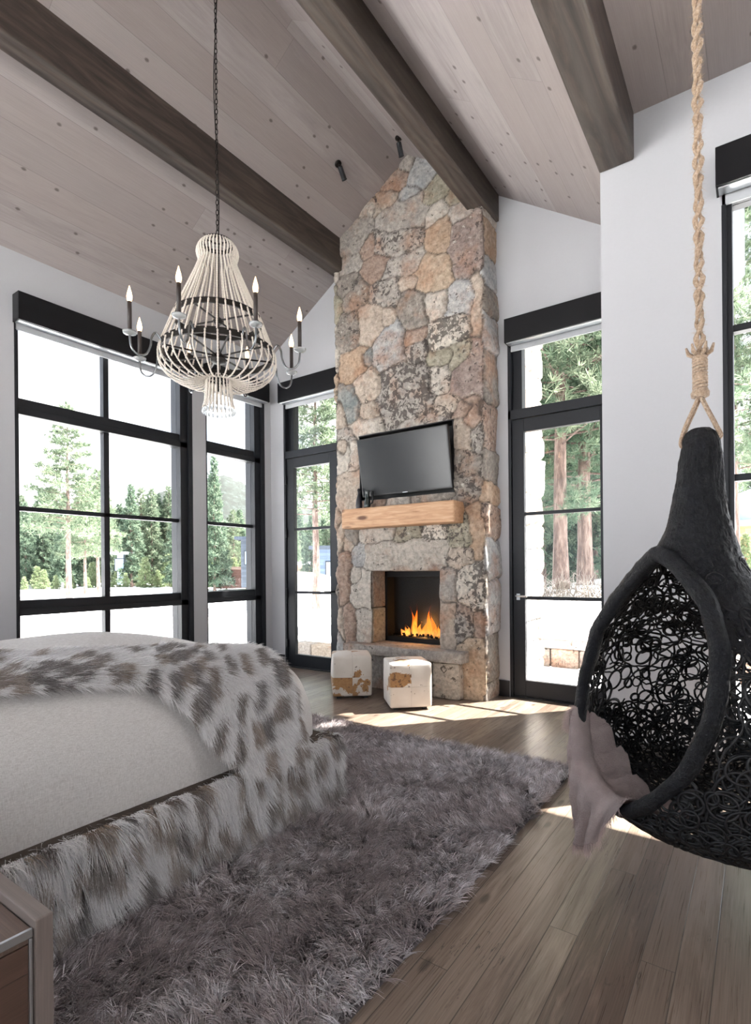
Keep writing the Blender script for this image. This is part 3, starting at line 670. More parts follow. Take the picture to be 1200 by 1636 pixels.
KINDS = {
 'tall': pine_data(11, .34, 2.3, .17, 1, 100, 40, .22, .035, .75, 9, ('4f5e4d', '6d7b67', '87937a')),
 'fir': pine_data(8, .06, 1.25, .12, 2, 120, 30, .24, .05, .95, 7, ('45564b', '607261', '7d8c78')),
 'fir2': pine_data(9, .12, 1.15, .13, 3, 120, 26, .24, .055, .85, 7, ('516251', '6d7b68', '89937f')),
 'bush': pine_data(3, .02, .95, .05, 4, 60, 30, .16, .04, .8, 7, ('6d7f5c', '829170', '999f80')),
 'near': pine_data(10, .25, 3.2, .14, 5, 130, 90, .15, .013, .6, 22, ('566856', '73826d', '8e9982')),
 'close': pine_data(9, .17, 2.4, .155, 6, 120, 100, .12, .010, .5, 26, ('47604f', '687c68', '87957f')),
}
def ray_xy(px, D):
    u = px-600; return (-D*math.sin(YAW)+u/FPX*D*math.cos(YAW), D*math.cos(YAW)+u/FPX*D*math.sin(YAW))
def tree(kind, x, y, sc, label, group='pine trees outside the windows', zb=None, rz=None, sxy=1.0):
    z = float(ground_z(x, y)) if zb is None else zb
    t = empty('pine_tree' if kind != 'bush' else 'young_pine', (x, y, z-.05), label, 'tree', group); t.scale = (sc*sxy, sc*sxy, sc)
    t.rotation_euler[2] = rz if rz is not None else (x*7.3+y*3.1) % 6.28
    mt_, mf = KINDS[kind]
    for nm, me in (('trunk', mt_), ('foliage', mf)):
        o = bpy.data.objects.new(nm, me); COL.objects.link(o); o.parent = t
    return t
x, y = -31.2, 14.7
tree('tall', x, y, 1.0, 'tallest lone pine, bare lower trunk, in the left half of the wide window')
tree('tall', -34.0, 17.0, .66, 'shorter pine whose bare trunk stands just right of the tallest lone pine')
tree('tall', *ray_xy(157, 38), .80, 'slim tall pine close to the vertical bar of the wide window')
tree('fir', *ray_xy(210, 48), 1.15, 'pointed fir rising above the others in the right half of the wide window')
tree('fir2', *ray_xy(243, 50), 1.02, 'second pointed fir in the wide window, near its right side')
tree('fir', *ray_xy(287, 46), 1.10, 'pointed fir cut by the right edge of the wide window')
tree('fir', *ray_xy(343, 42), 1.35, 'tall dark fir at the left edge of the narrow window', sxy=.8)
tree('tall', *ray_xy(505, 21), .98, 'big open pine filling the glass door left of the chimney')
ORD = 'first second third fourth fifth sixth seventh eighth ninth tenth eleventh twelfth thirteenth fourteenth fifteenth sixteenth seventeenth eighteenth nineteenth twentieth'.split()
CNT = {}
def place_label(what, px):
    reg = "wide window's left half" if px < 172 else ("wide window's right half" if px < 312 else 'narrow window')
    k = (what, reg); CNT[k] = CNT.get(k, 0)+1
    return '%s, %s from left, %s' % (what, ORD[CNT[k]-1], reg)
g = rs(21)
for i in range(54):
    px = 20+i*(410-20)/53+g.uniform(-5, 5); D = g.uniform(50, 68)
    k = ['fir', 'fir2', 'fir', 'tall'][g.randint(0, 4)]; lowf = .78 if px > 350 else 1.0
    tree(k, *ray_xy(px, D), lowf*g.uniform(1.0, 1.3)*(1.0 if k != 'tall' else .78), place_label({'fir': 'dark fir', 'fir2': 'light fir', 'tall': 'open crowned pine'}[k]+' of the forest edge', px), 'pines of the distant forest edge')
for i in range(24):
    px = 22+i*(400-22)/23+g.uniform(-7, 7); D = g.uniform(44, 50)
    tree('bush', *ray_xy(px, D), g.uniform(.35, 1.0), place_label('pale young pine low before the forest', px), 'young pines along the forest edge')
for i in range(9):
    px = 462+i*9+g.uniform(-3, 3); D = g.uniform(34, 50)
    tree(['fir', 'fir2'][i % 2], *ray_xy(px, D), g.uniform(.6, .85), '%s fir from left behind the open pine, left glass door' % ORD[i], 'firs behind the left glass door')
# beyond the right-hand glass door
tree('close', *ray_xy(935, 10.8), 1.05, 'thick reddish pine trunk at the right side of the right glass door', 'big pines beyond the right glass door')
tree('near', *ray_xy(897, 9.6), 1.0, 'thick grey pine trunk in the middle of the right glass door', 'big pines beyond the right glass door')
tree('near', *ray_xy(868, 15.5), 1.0, 'thinner pine trunk next to the sunlit stone in the right glass door', 'big pines beyond the right glass door', sxy=.7)
for i, (px, D, k, sc) in enumerate(((915, 17, 'fir', 1.15), (948, 15, 'fir', 1.1), (880, 20, 'fir2', 1.2), (985, 20, 'fir', 1.2), (850, 24, 'fir', 1.4), (905, 26, 'fir2', 1.5), (955, 27, 'fir2', 1.4))):
    tree(k, *ray_xy(px, D), sc, 'dense fir behind the big trunks, %s' % ('in the gap between them', 'right of the right trunk', 'left of the grey trunk', 'near the white wall edge', 'beside the sunlit stone', 'farthest, behind the grey trunk', 'farthest, behind the reddish trunk')[i], 'firs behind the big trunks')
tree('near', *ray_xy(1175, 13), 1.0, 'big pine whose boughs fill the upper near window', 'big pines beyond the near window', sxy=.8)
tree('fir', *ray_xy(1120, 26), 1.2, 'fir left of the round roof in the near window', 'big pines beyond the near window')
tree('fir2', *ray_xy(1160, 36), 1.1, 'fir behind the round roof in the near window', 'big pines beyond the near window')
tree('fir', *ray_xy(1215, 36), 1.3, 'fir at the right frame edge behind the round roof', 'big pines beyond the near window')
x, y = ray_xy(1192, 21); tree('bush', x, y, .48, 'tiny pale tree standing in the snow before the timber house', 'big pines beyond the near window')

# dry brush behind the garden wall
g = rs(31)
def brush(x0, x1, y0, y1, n, label, hgt=.5, zadd=0.0):
    V = []; F = []; nv = 0; m = MB()
    for i in range(n):
        x = g.uniform(x0, x1); y = g.uniform(y0, y1); z = float(ground_z(x, y))+zadd; a = g.uniform(0, 6.28); l = g.uniform(.4, 1)*hgt
        p = np.array([x, y, z-.05]); d = np.array([math.cos(a)*.6, math.sin(a)*.6, 1.0]); pts = [p]
        for k in range(4): d = d+g.normal(size=3)*.35; pts.append(pts[-1]+d/np.linalg.norm(d)*l/4)
        m.tube(pts, [.006, .005, .004, .003, .002], 3)
    return tag(m.build('dry_brush', plain('dry_twigs', 'a79f97', .9, 0, 40, 0, .2)), label, 'shrub', None, 'stuff')
brush(-3.4, -1.0, 8.25, 9.1, 1100, 'tangle of bare grey brush behind the garden wall', .55, .12)
brush(-13.0, -11.6, 11.0, 12.6, 60, 'patch of bare twigs poking through the snow in the left glass door', .35)
brush(-28, -25.5, 10.0, 12.5, 140, 'small bare shrub in the snow low in the wide window', .55)

# garden wall of stone with a snow cap
gw = empty('garden_wall', (-1.5, 7.15, 0), 'low snow covered stone garden wall across the patio', 'wall')
zx = -3.9; k = 0; g = rs(41)
while zx < .8:
    w_ = g.uniform(.3, .62); slab('block', zx, zx+w_-.01, 7.06, 7.45, -.05, .195, g.choice(list('GGpr')), 2, 60+k, .03, amp=.012, parent=gw); zx += w_; k += 1
zx = -3.9
while zx < .8:
    w_ = g.uniform(.5, .9); slab('cap_stone', zx, zx+w_-.01, 7.02, 7.5, .2, .32, 'g', 1, 60+k, .03, amp=.008, parent=gw); zx += w_; k += 1
xs = np.linspace(-3.95, .9, 90); ys = np.linspace(7.04, 8.2, 22); Xq, Yq = np.meshgrid(xs, ys)
Zq = .325+.2*sstep(7.04, 7.13, Yq)*(1-.0*Yq)+(fbm(Xq*2, Yq*2, 8)-.5)*.06+.25*sstep(7.4, 8.2, Yq); Zq[0] = .32
ii = np.arange(Xq.size).reshape(Xq.shape)
sc_ = npmesh('snow_cap', np.stack([Xq, Yq, Zq], -1).reshape(-1, 3), np.stack([ii[:-1, :-1], ii[:-1, 1:], ii[1:, 1:], ii[1:, :-1]], -1).reshape(-1, 4), M_snow, gw, True)
# curb and rocks by the left glass door
cw = empty('stone_curb', (-5.6, 6.9, -.2), 'low stone curb half buried in snow, bottom of the left glass door', 'wall')
zx = -7.4; k = 0
while zx < -4.2:
    w_ = g.uniform(.35, .6); slab('block', zx, zx+w_-.01, 6.85, 7.2, -.35, -.02, g.choice(list('tgy')), 1, 90+k, .04, amp=.012, parent=cw); zx += w_; k += 1
def rock(x, y, z, r, label, sd, flat=.5):
    g = rs(sd); bm = bmesh.new(); bmesh.ops.create_icosphere(bm, subdivisions=3, radius=r)
    for v in bm.verts:
        d = v.co.normalized(); n_ = float(fbm(np.array([d.x*2+sd]), np.array([d.y*2+d.z*1.7]), sd)[0]); v.co = Vector((d.x*1.6, d.y, d.z*flat))*r*(.6+.8*n_)
    me = bpy.data.meshes.new('rock'); bm.to_mesh(me); bm.free(); o = link('rock', me, plain('wet_rock', '6f6a68', .7, 0, 12, .4, .3)); o.location = (x, y, z); return tag(o, label, 'rock')
rx, ry = -8.1, 9.1; rock(rx, ry, float(ground_z(rx, ry)), .16, 'dark rock tip showing in the snow of the left glass door', 3, .25)
rx, ry = -6.05, 5.6; rock(rx, ry, float(ground_z(rx, ry))+.05, .22, 'squarish rock against the house in the narrow window', 5, 1.0)
xs, ys = ray_xy(480, 24)
bm = bmesh.new(); bmesh.ops.create_icosphere(bm, subdivisions=4, radius=1)
for v in bm.verts: v.co = Vector((v.co.x*2.4, v.co.y*2.4, v.co.z*1.3))*(1+.15*float(fbm(np.array([v.co.x*1.5]), np.array([v.co.y*1.5]), 3)[0]))
me = bpy.data.meshes.new('snow_mound'); bm.to_mesh(me); bm.free(); setsmooth(me); o = link('snow_mound', me, M_snow); o.location = (xs, ys, -.2); tag(o, 'rounded mound of snow at the left of the left glass door', 'snow')

# outside of the chimney and the roof eaves, one stretch added to block sun
sx0, sx1, sy0, sy1 = -3.9, -1.95, YW+.2, 5.88
g = rs(51); stx = []
z = -.3
while z < 6.6:
    hh = g.uniform(.1, .2)
    s_ = 0.0
    while s_ < sy1-sy0+1.95:
        wv_ = g.uniform(.15, .3); stx.append((s_+wv_, z+hh, wv_, hh, g.choice(list('wlltbg')), 0)); s_ += 2*wv_
    z += 2*hh
S1 = np.arange(0, (sy1-sy0)+1.95+.001, .02); Z1 = np.arange(-.3, 6.6, .02); Sg, Zg = np.meshgrid(S1, Z1)
h, colr, spot, gr = stone_field(Sg, Zg, stx, 7, .05)
dl = sy1-sy0; Xo = np.where(Sg < dl, sx1+h, sx1-(Sg-dl)); Yo = np.where(Sg < dl, sy0+Sg, sy1+h)
ii = np.arange(Sg.size).reshape(Sg.shape)
oc = npmesh('outdoor_chimney', np.stack([Xo, Yo, Zg], -1).reshape(-1, 3), np.stack([ii[:-1, :-1], ii[:-1, 1:], ii[1:, 1:], ii[1:, :-1]], -1).reshape(-1, 4), M_stone, None, True, {'Col': colr.reshape(-1, 3), 'Spot': np.stack([spot, gr, 0*gr], -1).reshape(-1, 3)})
tag(oc, 'sunlit pale stone outside wall of the chimney, seen through the right glass door', 'wall')
MB().box(sx0, sx1-.06, sy0-.02, sy1-.06, -.3, 6.6).build('core', M_stone, oc)
b = MB(); b.box(XN+.25, XR+2.6, YN+.15, 5.45, 4.3, 4.45); b.box(XR+.15, XR+2.6, YB, YN+.15, 4.3, 4.45)  # right wall overhang is unseen, added to block sun from its opening
b.box(-5.9, sx0, YW+.2, 6.3, 4.3, 4.45); b.box(sx1, XN+.25, YW+.2, 6.3, 4.3, 4.45)
b.build('roof_eave', plain('eave_wood', '5d524a', .7))['kind'] = 'structure'

# buildings
def house(name, px, D, wd, dp, hg, zb, rz, wallc, roofc, label, wins, roof='flat', cat='house'):
    x, y = ray_xy(px, D); root = empty(name, (x, y, zb), label, cat, None, rz)
    def add(nm, b, m, par=root):
        me_o = b.build(nm, m, None); me_o.parent = par; return me_o
    add('wall', MB().box(-wd/2, wd/2, 0, dp, 0, hg), planks('siding_'+name, .2, 4, 0, wallc, along='X', across='Z', seam=.01, grain=.3, knots=False, rough=.7))
    b = MB(); b.box(-wd/2-.4, wd/2+.4, -.7, dp+.4, hg, hg+.22) if roof == 'flat' else b.prism([(-wd/2-.4, hg), (0, hg+wd*.3), (wd/2+.4, hg)], 'Y', -.5, dp+.4)
    add('roof', b, plain('roof_'+name, roofc, .8))
    for (u0, u1, z0, z1) in wins:
        f = add('window', MB().box(u0-.06, u1+.06, -.05, .0, z0-.06, z1+.06), M_frame); pn = MB().box(u0, u1, -.06, -.045, z0, z1).build('pane', plain('house_glass', '7f97ad', .1)); pn.parent = f
    return root
house('timber_house', 1240, 24, 5.5, 5, 2.1, .95, .15, ['a87f57', 'bd936a', 'c9a077'], '8d9aa5', 'timber clad house with grey flat roof at the right edge of the near window', [(-2.5, -2.05, .3, 1.7), (-.7, .5, .9, 1.5)])
xs, ys = ray_xy(1215, 27.5); bm = bmesh.new(); bmesh.ops.create_uvsphere(bm, u_segments=24, v_segments=12, radius=1.9)
for v in bm.verts: v.co.z = max(v.co.z, 0)
me = bpy.data.meshes.new('dome_roof'); bm.to_mesh(me); bm.free(); setsmooth(me); o = link('dome_roof', me, plain('pale_dome', 'b9c2cc', .4)); o.location = (xs, ys, 3.3); tag(o, 'pale rounded roof rising behind the timber house', 'roof')
MB().lathe([(1.7, -3), (1.7, .02)], 20).build('wall', plain('dome_wall', 'a9b2bc', .6), o, world=False)
house('dark_cabin', 402, 42, 1.6, 4, 3.7, -.1, .7, ['39414c', '434c58', '4d5763'], '36404e', 'dark blue grey tall cabin among the trees in the narrow window', [(-.5, .2, 1.8, 2.8)])
house('red_shed', 374, 43, 3, 4, 1.5, -.2, .7, ['6a4a42', '735248', '5f423a'], '7d6a60', 'low reddish shed left of the dark cabin', [])
house('blue_cabin', 529, 34, 1.7, 4, 2.6, -.1, .5, ['48566a', '526176', '5d6d82'], '39424e', 'small blue cabin behind the big open pine', [(-.3, .3, .8, 1.8)])
house('brown_cabin', 487, 40, 4, 4, 1.6, .0, .5, ['8d7566', '9a8172', '7e685a'], 'dfe3e8', 'low brown cabin with snowy roof at the left of the left glass door', [])
house('grey_cabin', 192, 47, .5, 1.2, 2.6, .1, .7, ['98a7ba', 'a6b3c4', '8797ac'], 'c8d0da', 'narrow grey blue cabin between the trees in the wide window', [(-.4, .3, 1.2, 2.2)])
# grey strip added outside the near window, standing in for a pillar reflection
cv = empty('canvas_awning', (.0, 4.55, 4.3), 'folded grey canvas hanging down outside the near window', 'awning')
b = MB(); x0 = -.26; yy = 4.5
V = [(x0, yy, 4.3), (x0+.10, yy+.05, 4.3), (x0+.13, yy, 4.3), (x0+.2, yy+.06, 4.3), (x0+.045, yy, 3.28), (x0+.14, yy+.05, 3.26), (x0+.125, yy-.02, 3.14), (x0+.2, yy+.06, 3.27)]
b.add(V, [(0, 1, 5, 4), (1, 2, 6, 5), (2, 3, 7, 6), (4, 5, 6)]); o = b.build('canvas', plain('canvas', 'a3abb4', .6), cv); m_ = o.modifiers.new('s', 'SOLIDIFY'); m_.thickness = .008
MB().box(x0-.05, .9, yy-.03, yy+.09, 4.22, 4.31).build('rail', M_iron, cv)

# ------------------------------------------------------------------ rug
RUGX0, RUGX1, RUGY0, RUGY1 = -4.75, -.93, -.9, 3.38
rug = empty('shag_rug', (-2.8, 1.2, 0), 'large shaggy grey-brown rug under the bed', 'rug')
MB().box(RUGX0, RUGX1, RUGY0, RUGY1, .0, .014).build('backing', plain('rug_backing', '6a6263', .9), rug)
g = rs(70)
def rugpts(n, x0, x1, y0, y1):
    return np.stack([g.uniform(x0, x1, n), g.uniform(y0, y1, n), np.full(n, .01)], 1)
NT_ = 11500
T_ = np.concatenate([rugpts(9500, -2.0, RUGX1, .5, RUGY1), rugpts(3300, -3.2, -2.0, 2.2, RUGY1), rugpts(900, -2.0, RUGX1, RUGY0, .5), rugpts(900, RUGX0, -3.2, 2.2, RUGY1), rugpts(200, RUGX0, -2, RUGY0, 2.2)])
per = 14; n = len(T_)*per
az = fbm(T_[:, 0]*2.3+9, T_[:, 1]*2.3, 5)*14+g.normal(size=len(T_))*.9
tilt = g.uniform(.5, 1.5, len(T_))
D0 = np.stack([np.cos(az)*tilt, np.sin(az)*tilt, np.ones(len(T_))], 1)
D = np.repeat(D0, per, 0)+g.normal(size=(n, 3))*.24; D[:, 2] = np.abs(D[:, 2])+.15; D /= np.linalg.norm(D, axis=1)[:, None]
R = np.repeat(T_, per, 0)+g.normal(size=(n, 3))*[.007, .007, 0]
pal = np.array([lin(c) for c in ('928787', 'a89f9f', 'beb7b9', 'd6d2d5', '786e6e')])
pw = fbm(T_[:, 0]*3.1, T_[:, 1]*3.1, 8)+g.normal(size=len(T_))*.22
ci = np.clip(((pw-.25)*6), 0, 3.99).astype(int)
C = np.repeat(pal[ci]*g.uniform(.6, 1.4, (len(T_), 1)), per, 0)*g.uniform(.8, 1.2, (n, 1))
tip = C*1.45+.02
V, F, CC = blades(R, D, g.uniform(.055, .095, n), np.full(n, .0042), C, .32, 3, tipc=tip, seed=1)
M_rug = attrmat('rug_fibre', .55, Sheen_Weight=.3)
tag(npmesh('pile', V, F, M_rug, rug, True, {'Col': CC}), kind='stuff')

# ------------------------------------------------------------------ bed
BX, BY, BA, BB, BZ, BH = -2.87, 1.11, .955, 1.155, .355, .445
bed = empty('bed', (BX, 1.15, 0), 'large bed in oatmeal linen on a fur covered platform', 'bed')
MB().box(-3.84, -1.90, -.05, 2.22, .045, .12).build('plinth', M_base, bed)
for (x, y) in ((-3.8, 0.05), (-1.97, .05), (-3.8, 2.14), (-1.97, 2.14)): MB().box(x-.04, x+.04, y-.04, y+.04, .0, .05).build('leg', M_base, bed, .004)
NE, PE, QE = 11.0, 10.0, 2.5
def gauge(x, y): return (np.abs((x-BX)/BA)**NE+np.abs((y-BY)/BB)**NE)**(1/NE)
def puff(x, y): return .105*np.exp(-(((x-BX+.08)/.6)**2))*np.exp(-(((y-1.62)/.6)**2))
def bedz(x, y):
    k = np.clip(gauge(x, y), 0, 1); return BZ+BH*(1-k**PE)**(1/QE)+puff(x, y)*(1-k**4)+.075*np.clip((1.75-y), 0, 1.2)*(1-k**12)
th = np.linspace(0, 2*PI, 221)[:-1]; ks = np.concatenate([np.linspace(0, .85, 30), 1-np.geomspace(.14, .0004, 34), [1.0]])
ct, st_ = np.cos(th), np.sin(th); rad = (np.abs(ct)**NE+np.abs(st_)**NE)**(-1/NE)
P = []
for k in ks:
    x = BX+k*BA*rad*ct; y = BY+k*BB*rad*st_; z = bedz(x, y) if k < 1 else np.full_like(x, BZ)
    wob = (fbm(x*5+3, y*5, 6)-.5)*.012+(fbm(th*6, z*5, 2)-.5)*.012*(k > .9)
    P.append(np.stack([x+wob*ct*(k > .9), y+wob*st_*(k > .9), z+wob*(k < .99)], 1))
P.append(P[-1]*[1, 1, 0]+[0, 0, .30])
P = np.array(P); m_, n_ = P.shape[:2]; ii = np.arange(m_*n_).reshape(m_, n_); i2 = np.roll(ii, -1, 1)
s = NT('oatmeal_linen'); co = s.coord()
wv1 = s.noise(s.mapping(co, (30, 30, 260)), 2, 2, .6); wv2 = s.noise(s.mapping(co, (260, 260, 25)), 2, 2, .6)
wv = s.math('ADD', s.math('MULTIPLY', wv1, .5), s.math('MULTIPLY', wv2, .5))
M_linen = s.princ(s.ramp(wv, [(.35, 'bfbab6'), (.5, 'd2cecb'), (.65, 'e2dfdc')]), .9, 0, s.bump(wv, .35, .002), Sheen_Weight=.2)
npmesh('mattress_cover', P.reshape(-1, 3), np.stack([ii[:-1], i2[:-1], i2[1:], ii[1:]], -1).reshape(-1, 4), M_linen, bed, True)
# fur covered platform
PX0, PX1, PY0, PY1, PZ0, PZ1 = -3.895, -1.845, -.1, 2.275, .09, .365
core = MB().box(PX0, PX1, PY0, PY1, PZ0, PZ1).build('platform', (lambda s: s.princ('4a4039', .9))(NT('fur_hide')), bed, .05, seg=4)
FURW = np.array([lin(c) for c in ('f3f1f1', 'e9e6e6', 'faf9f8')]); FURB = np.array([lin(c) for c in ('84705f', '6d5d50', '958270', '5c504a')])
def fur_cols(u, v, seed, g, n):
    """pelt pattern: v runs along the hair; diamond patches of brown among white"""
    du = fbm(u*5, v*5, seed)*.08
    U = (u+du)/.047; Vv = (v+fbm(u*9, v*3, seed+1)*.10)/.135
    iu = np.floor(U); Vs = Vv+.5*(iu % 2)+hash2(iu, iu*0, seed)*.7; iv = np.floor(Vs); fv = Vs-iv
    r = hash2(iu, iv, seed+2)
    brown = (r > .46)&(fv > .04)&(fv < .66+.2*r)
    w_ = FURW[g.randint(0, 3, n)]; b_ = FURB[(hash2(iu, iv, seed+5)*3.99).astype(int)]
    j = g.uniform(0, 1, n) < .95
    C = np.where((brown & j)[:, None], b_, w_)*g.uniform(.85, 1.08, (n, 1))
    return C, np.where((brown & j)[:, None], b_*.6+w_*.4, w_*1.02)
M_fur = attrmat('faux_fur', .6, Sheen_Weight=.15)
g = rs(80)
# platform fur: side (+X), foot (+Y), top ledge
def strip(n, kind):
    if kind == 'side': y = g.uniform(.25, PY1-.04, n); z = g.uniform(PZ0, PZ1-.02, n); R = np.stack([np.full(n, PX1), y, z], 1); N = np.tile([1, 0, 0.], (n, 1)); return R, N, y, -z
    if kind == 'foot': x = g.uniform(-3.3, PX1-.04, n); z = g.uniform(PZ0, PZ1-.02, n); R = np.stack([x, np.full(n, PY1), z], 1); return R, np.tile([0, 1., 0], (n, 1)), -x, -z
    if kind == 'corner': a = g.uniform(0, PI/2, n); z = g.uniform(PZ0, PZ1-.02, n); return np.stack([PX1-.05+.05*np.cos(a), PY1-.05+.05*np.sin(a), z], 1), np.stack([np.cos(a), np.sin(a), 0*a], 1), PY1+a*.06, -z
    if kind == 'top': y = g.uniform(.25, PY1-.02, n); x = PX1-g.uniform(0, .09, n); return np.stack([x, y, np.full(n, PZ1-.004)], 1), np.tile([.55, 0, .8], (n, 1)), y, -PZ1-(PX1-x)*-1
    if kind == 'topfoot': x = g.uniform(-3.3, PX1-.02, n); y = PY1-g.uniform(0, .06, n); return np.stack([x, y, np.full(n, PZ1-.004)], 1), np.tile([0, .55, .8], (n, 1)), -x, -PZ1+(PY1-y)
A_ = [strip(*q) for q in ((34000, 'side'), (9000, 'foot'), (4000, 'corner'), (12000, 'top'), (4500, 'topfoot'))]
R = np.concatenate([a[0] for a in A_]); N = np.concatenate([a[1] for a in A_]); u = np.concatenate([a[2] for a in A_]); v = np.concatenate([a[3] for a in A_]); n = len(R)
lay = (fbm(u*14, v*9, 31)-.5+(hash2(np.floor(u/.03), np.floor((v+hash2(np.floor(u/.03), 0*u, 2)*.1)/.09), 6)-.5)*.35)[:, None]
D = N*.75+np.array([0, 0, -.75])+g.normal(size=(n, 3))*.13; tang = np.cross(N, [0, 0, 1.0]); D += tang*lay*2.0; D /= np.linalg.norm(D, axis=1)[:, None]
C, tipc = fur_cols(u, v, 3, g, n)
V, F, CC = blades(R, D, g.uniform(.04, .08, n), np.full(n, .0028), C, .38, 4, tipc=tipc, seed=2)
V[:, 2] = np.maximum(V[:, 2], .02)
tag(npmesh('platform_fur', V, F, M_fur, core, True, {'Col': CC}), kind='stuff')

# throw
throw = empty('fur_throw', (-2.1, 1.5, .8), 'long brown and white faux fur throw draped over the bed corner', 'throw')
NS = 500
def profile(Y):
    """X,Z polyline on the cover at constant Y from the middle out to the side; s=0 on the shoulder"""
    f = (1-np.abs((Y-BY)/BB)**NE); f = max(f, 1e-4)**(1/NE); xm = BA*f
    t = np.linspace(0, 1, NS); dx = xm*(1-(1-t)**2.6); X = BX+dx; Z = bedz(X, np.full(NS, Y)); Z[-1] = BZ
    ds = np.hypot(np.diff(X), np.diff(Z)); S = np.concatenate([[0], np.cumsum(ds)])
    sl = np.abs(np.diff(Z))/(np.abs(np.diff(X))+1e-9); k = np.argmax(sl > 1.0); 
    return S-S[k], X, Z
def throw_edges(Y):
    up = -np.interp(Y, [-.2, .5, .75, 1.0, 1.4, 1.8, 2.02, 2.12], [1.1, 1.0, .8, .5, .40, .34, .26, .2])
    lo = np.interp(Y, [-.2, 1.0, 1.22, 1.32, 1.42, 1.52, 1.6, 2.05, 2.12], [-.035, -.03, .0, .07, .2, .33, .40, .42, .40])
    return up, lo
Ys = np.linspace(-.1, 2.0, 150); NW = 90; G = np.zeros((len(Ys), NW, 3)); SS = np.zeros((len(Ys), NW))
for i, Y in enumerate(Ys):
    S, X, Z = profile(Y); up, lo = throw_edges(Y); s_ = np.linspace(up, lo, NW); SS[i] = s_
    x = np.interp(s_, S, X); z = np.interp(s_, S, Z)
    bulk = .022+.02*fbm(np.full(NW, Y*4), s_*5, 12)+.05*np.exp(-((Y-.55)/.3)**2)*np.exp(-((s_+.85)/.22)**2)
    nx = np.gradient(z)*-1; nz_ = np.gradient(x); l_ = np.hypot(nx, nz_)+1e-9
    sg = np.sign(nz_+1e-9); G[i] = np.stack([x+np.abs(nx)/l_*bulk, np.full(NW, Y), z+np.abs(nz_)/l_*bulk], 1)
# the drape at the foot swings out over the platform rail
for i, Y in enumerate(Ys):
    k = np.clip((SS[i]-.22)/.2, 0, 1); G[i, :, 0] += k*.075*np.clip((Y-1.35)/.2, 0, 1)
ii = np.arange(len(Ys)*NW).reshape(len(Ys), NW)
hide = npmesh('hide', G.reshape(-1, 3), np.stack([ii[:-1, :-1], ii[:-1, 1:], ii[1:, 1:], ii[1:, :-1]], -1).reshape(-1, 4), (lambda s: s.princ('8f8278', .9))(NT('throw_hide')), throw, True)
tS = np.gradient(G, axis=1); tY = np.gradient(G, axis=0); Nn = np.cross(tY, tS); Nn *= np.sign(Nn[..., 2:3]+Nn[..., 0:1]*.8+1e-6); Nn /= np.linalg.norm(Nn, axis=-1)[..., None]+1e-9
tS /= np.linalg.norm(tS, axis=-1)[..., None]+1e-9
area = np.linalg.norm(np.cross(np.gradient(G, axis=1), np.gradient(G, axis=0)), axis=-1)*(Ys > .35)[:, None]; area = area/area.sum()
n = 92000; pk = g.choice(area.size, n, p=area.ravel()); pi_, pj = pk//NW, pk % NW
jit = g.uniform(-.5, .5, (n, 2))
def samp(A): return A[pi_, pj]
R = samp(G)+jit[:, :1]*samp(np.gradient(G, axis=0))+jit[:, 1:]*samp(np.gradient(G, axis=1)); N = samp(Nn); T1 = samp(tS); u = R[:, 1]; v = samp(SS)+jit[:, 1]*.005
tY /= np.linalg.norm(tY, axis=-1)[..., None]+1e-9; T2 = samp(tY)
# hair direction: on the top it lies toward the foot, on the drape it falls
kd = np.clip((v+.15)/.3, 0, 1)[:, None]
lay = (fbm(u*11, v*11, 41)-.5)[:, None]
D = N*.42+T1*(.25+.6*kd)+T2*(.55*(1-kd)+.12)+np.cross(N, T1)*lay*1.6+g.normal(size=(n, 3))*.14; D /= np.linalg.norm(D, axis=1)[:, None]
C, tipc = fur_cols(u*.9+v*.35, v+u*.25, 9, g, n)
dr = np.where(v > 0, .35, .12)
V, F, CC = blades(R, D, g.uniform(.045, .085, n), np.full(n, .0026), C, dr, 4, tipc=tipc, seed=3) if False else blades(R, D, g.uniform(.035, .065, n), np.full(n, .0028), C, .22, 4, tipc=tipc, seed=3)
tag(npmesh('fur', V, F, M_fur, hide, True, {'Col': CC}), kind='stuff')

# ------------------------------------------------------------------ bedside chest
M_ch = planks('chest_walnut', .5, 3, 0, ['6f5b50', '7c675a', '8a7466'], along='X', across='Y', seam=.0005, grain=.9, rough=.4, seed=2)
M_ch2 = planks('chest_front', .5, 3, 0, ['5d463b', '6b5144'], along='Y', across='Z', seam=.0005, grain=.7, rough=.4, seed=4)
M_ch3 = planks('chest_side', .5, 3, 0, ['80736c', '8f827b'], along='Z', across='Y', seam=.0005, grain=.5, rough=.45, knots=False, seed=4)
ch = empty('bedside_chest', (-1.4, .2, 0), 'weathered wooden bedside chest with metal edged top, lower left corner', 'chest')
MB().box(-1.72, -1.105, .455, .487, 0, .60).build('side_panel', M_ch3, ch, .003)
MB().box(-1.72, -1.105, -.35, -.318, 0, .60).build('side_panel', M_ch3, ch, .003)
MB().box(-1.72, -1.118, -.318, .453, .555, .582).build('top', M_ch, ch, .002)
MB().box(-1.135, -1.118, -.316, .449, .06, .553).build('drawer_front', M_ch2, ch, .002)
MB().box(-1.118, -1.111, -.318, .453, .568, .584).build('metal_edge', M_silver, ch, .001)
MB().box(-1.118, -1.112, .447, .453, .05, .566).build('metal_corner', M_silver, ch, .001)
MB().box(-1.72, -1.70, -.318, .455, .06, .555).build('back_panel', M_ch2, ch)

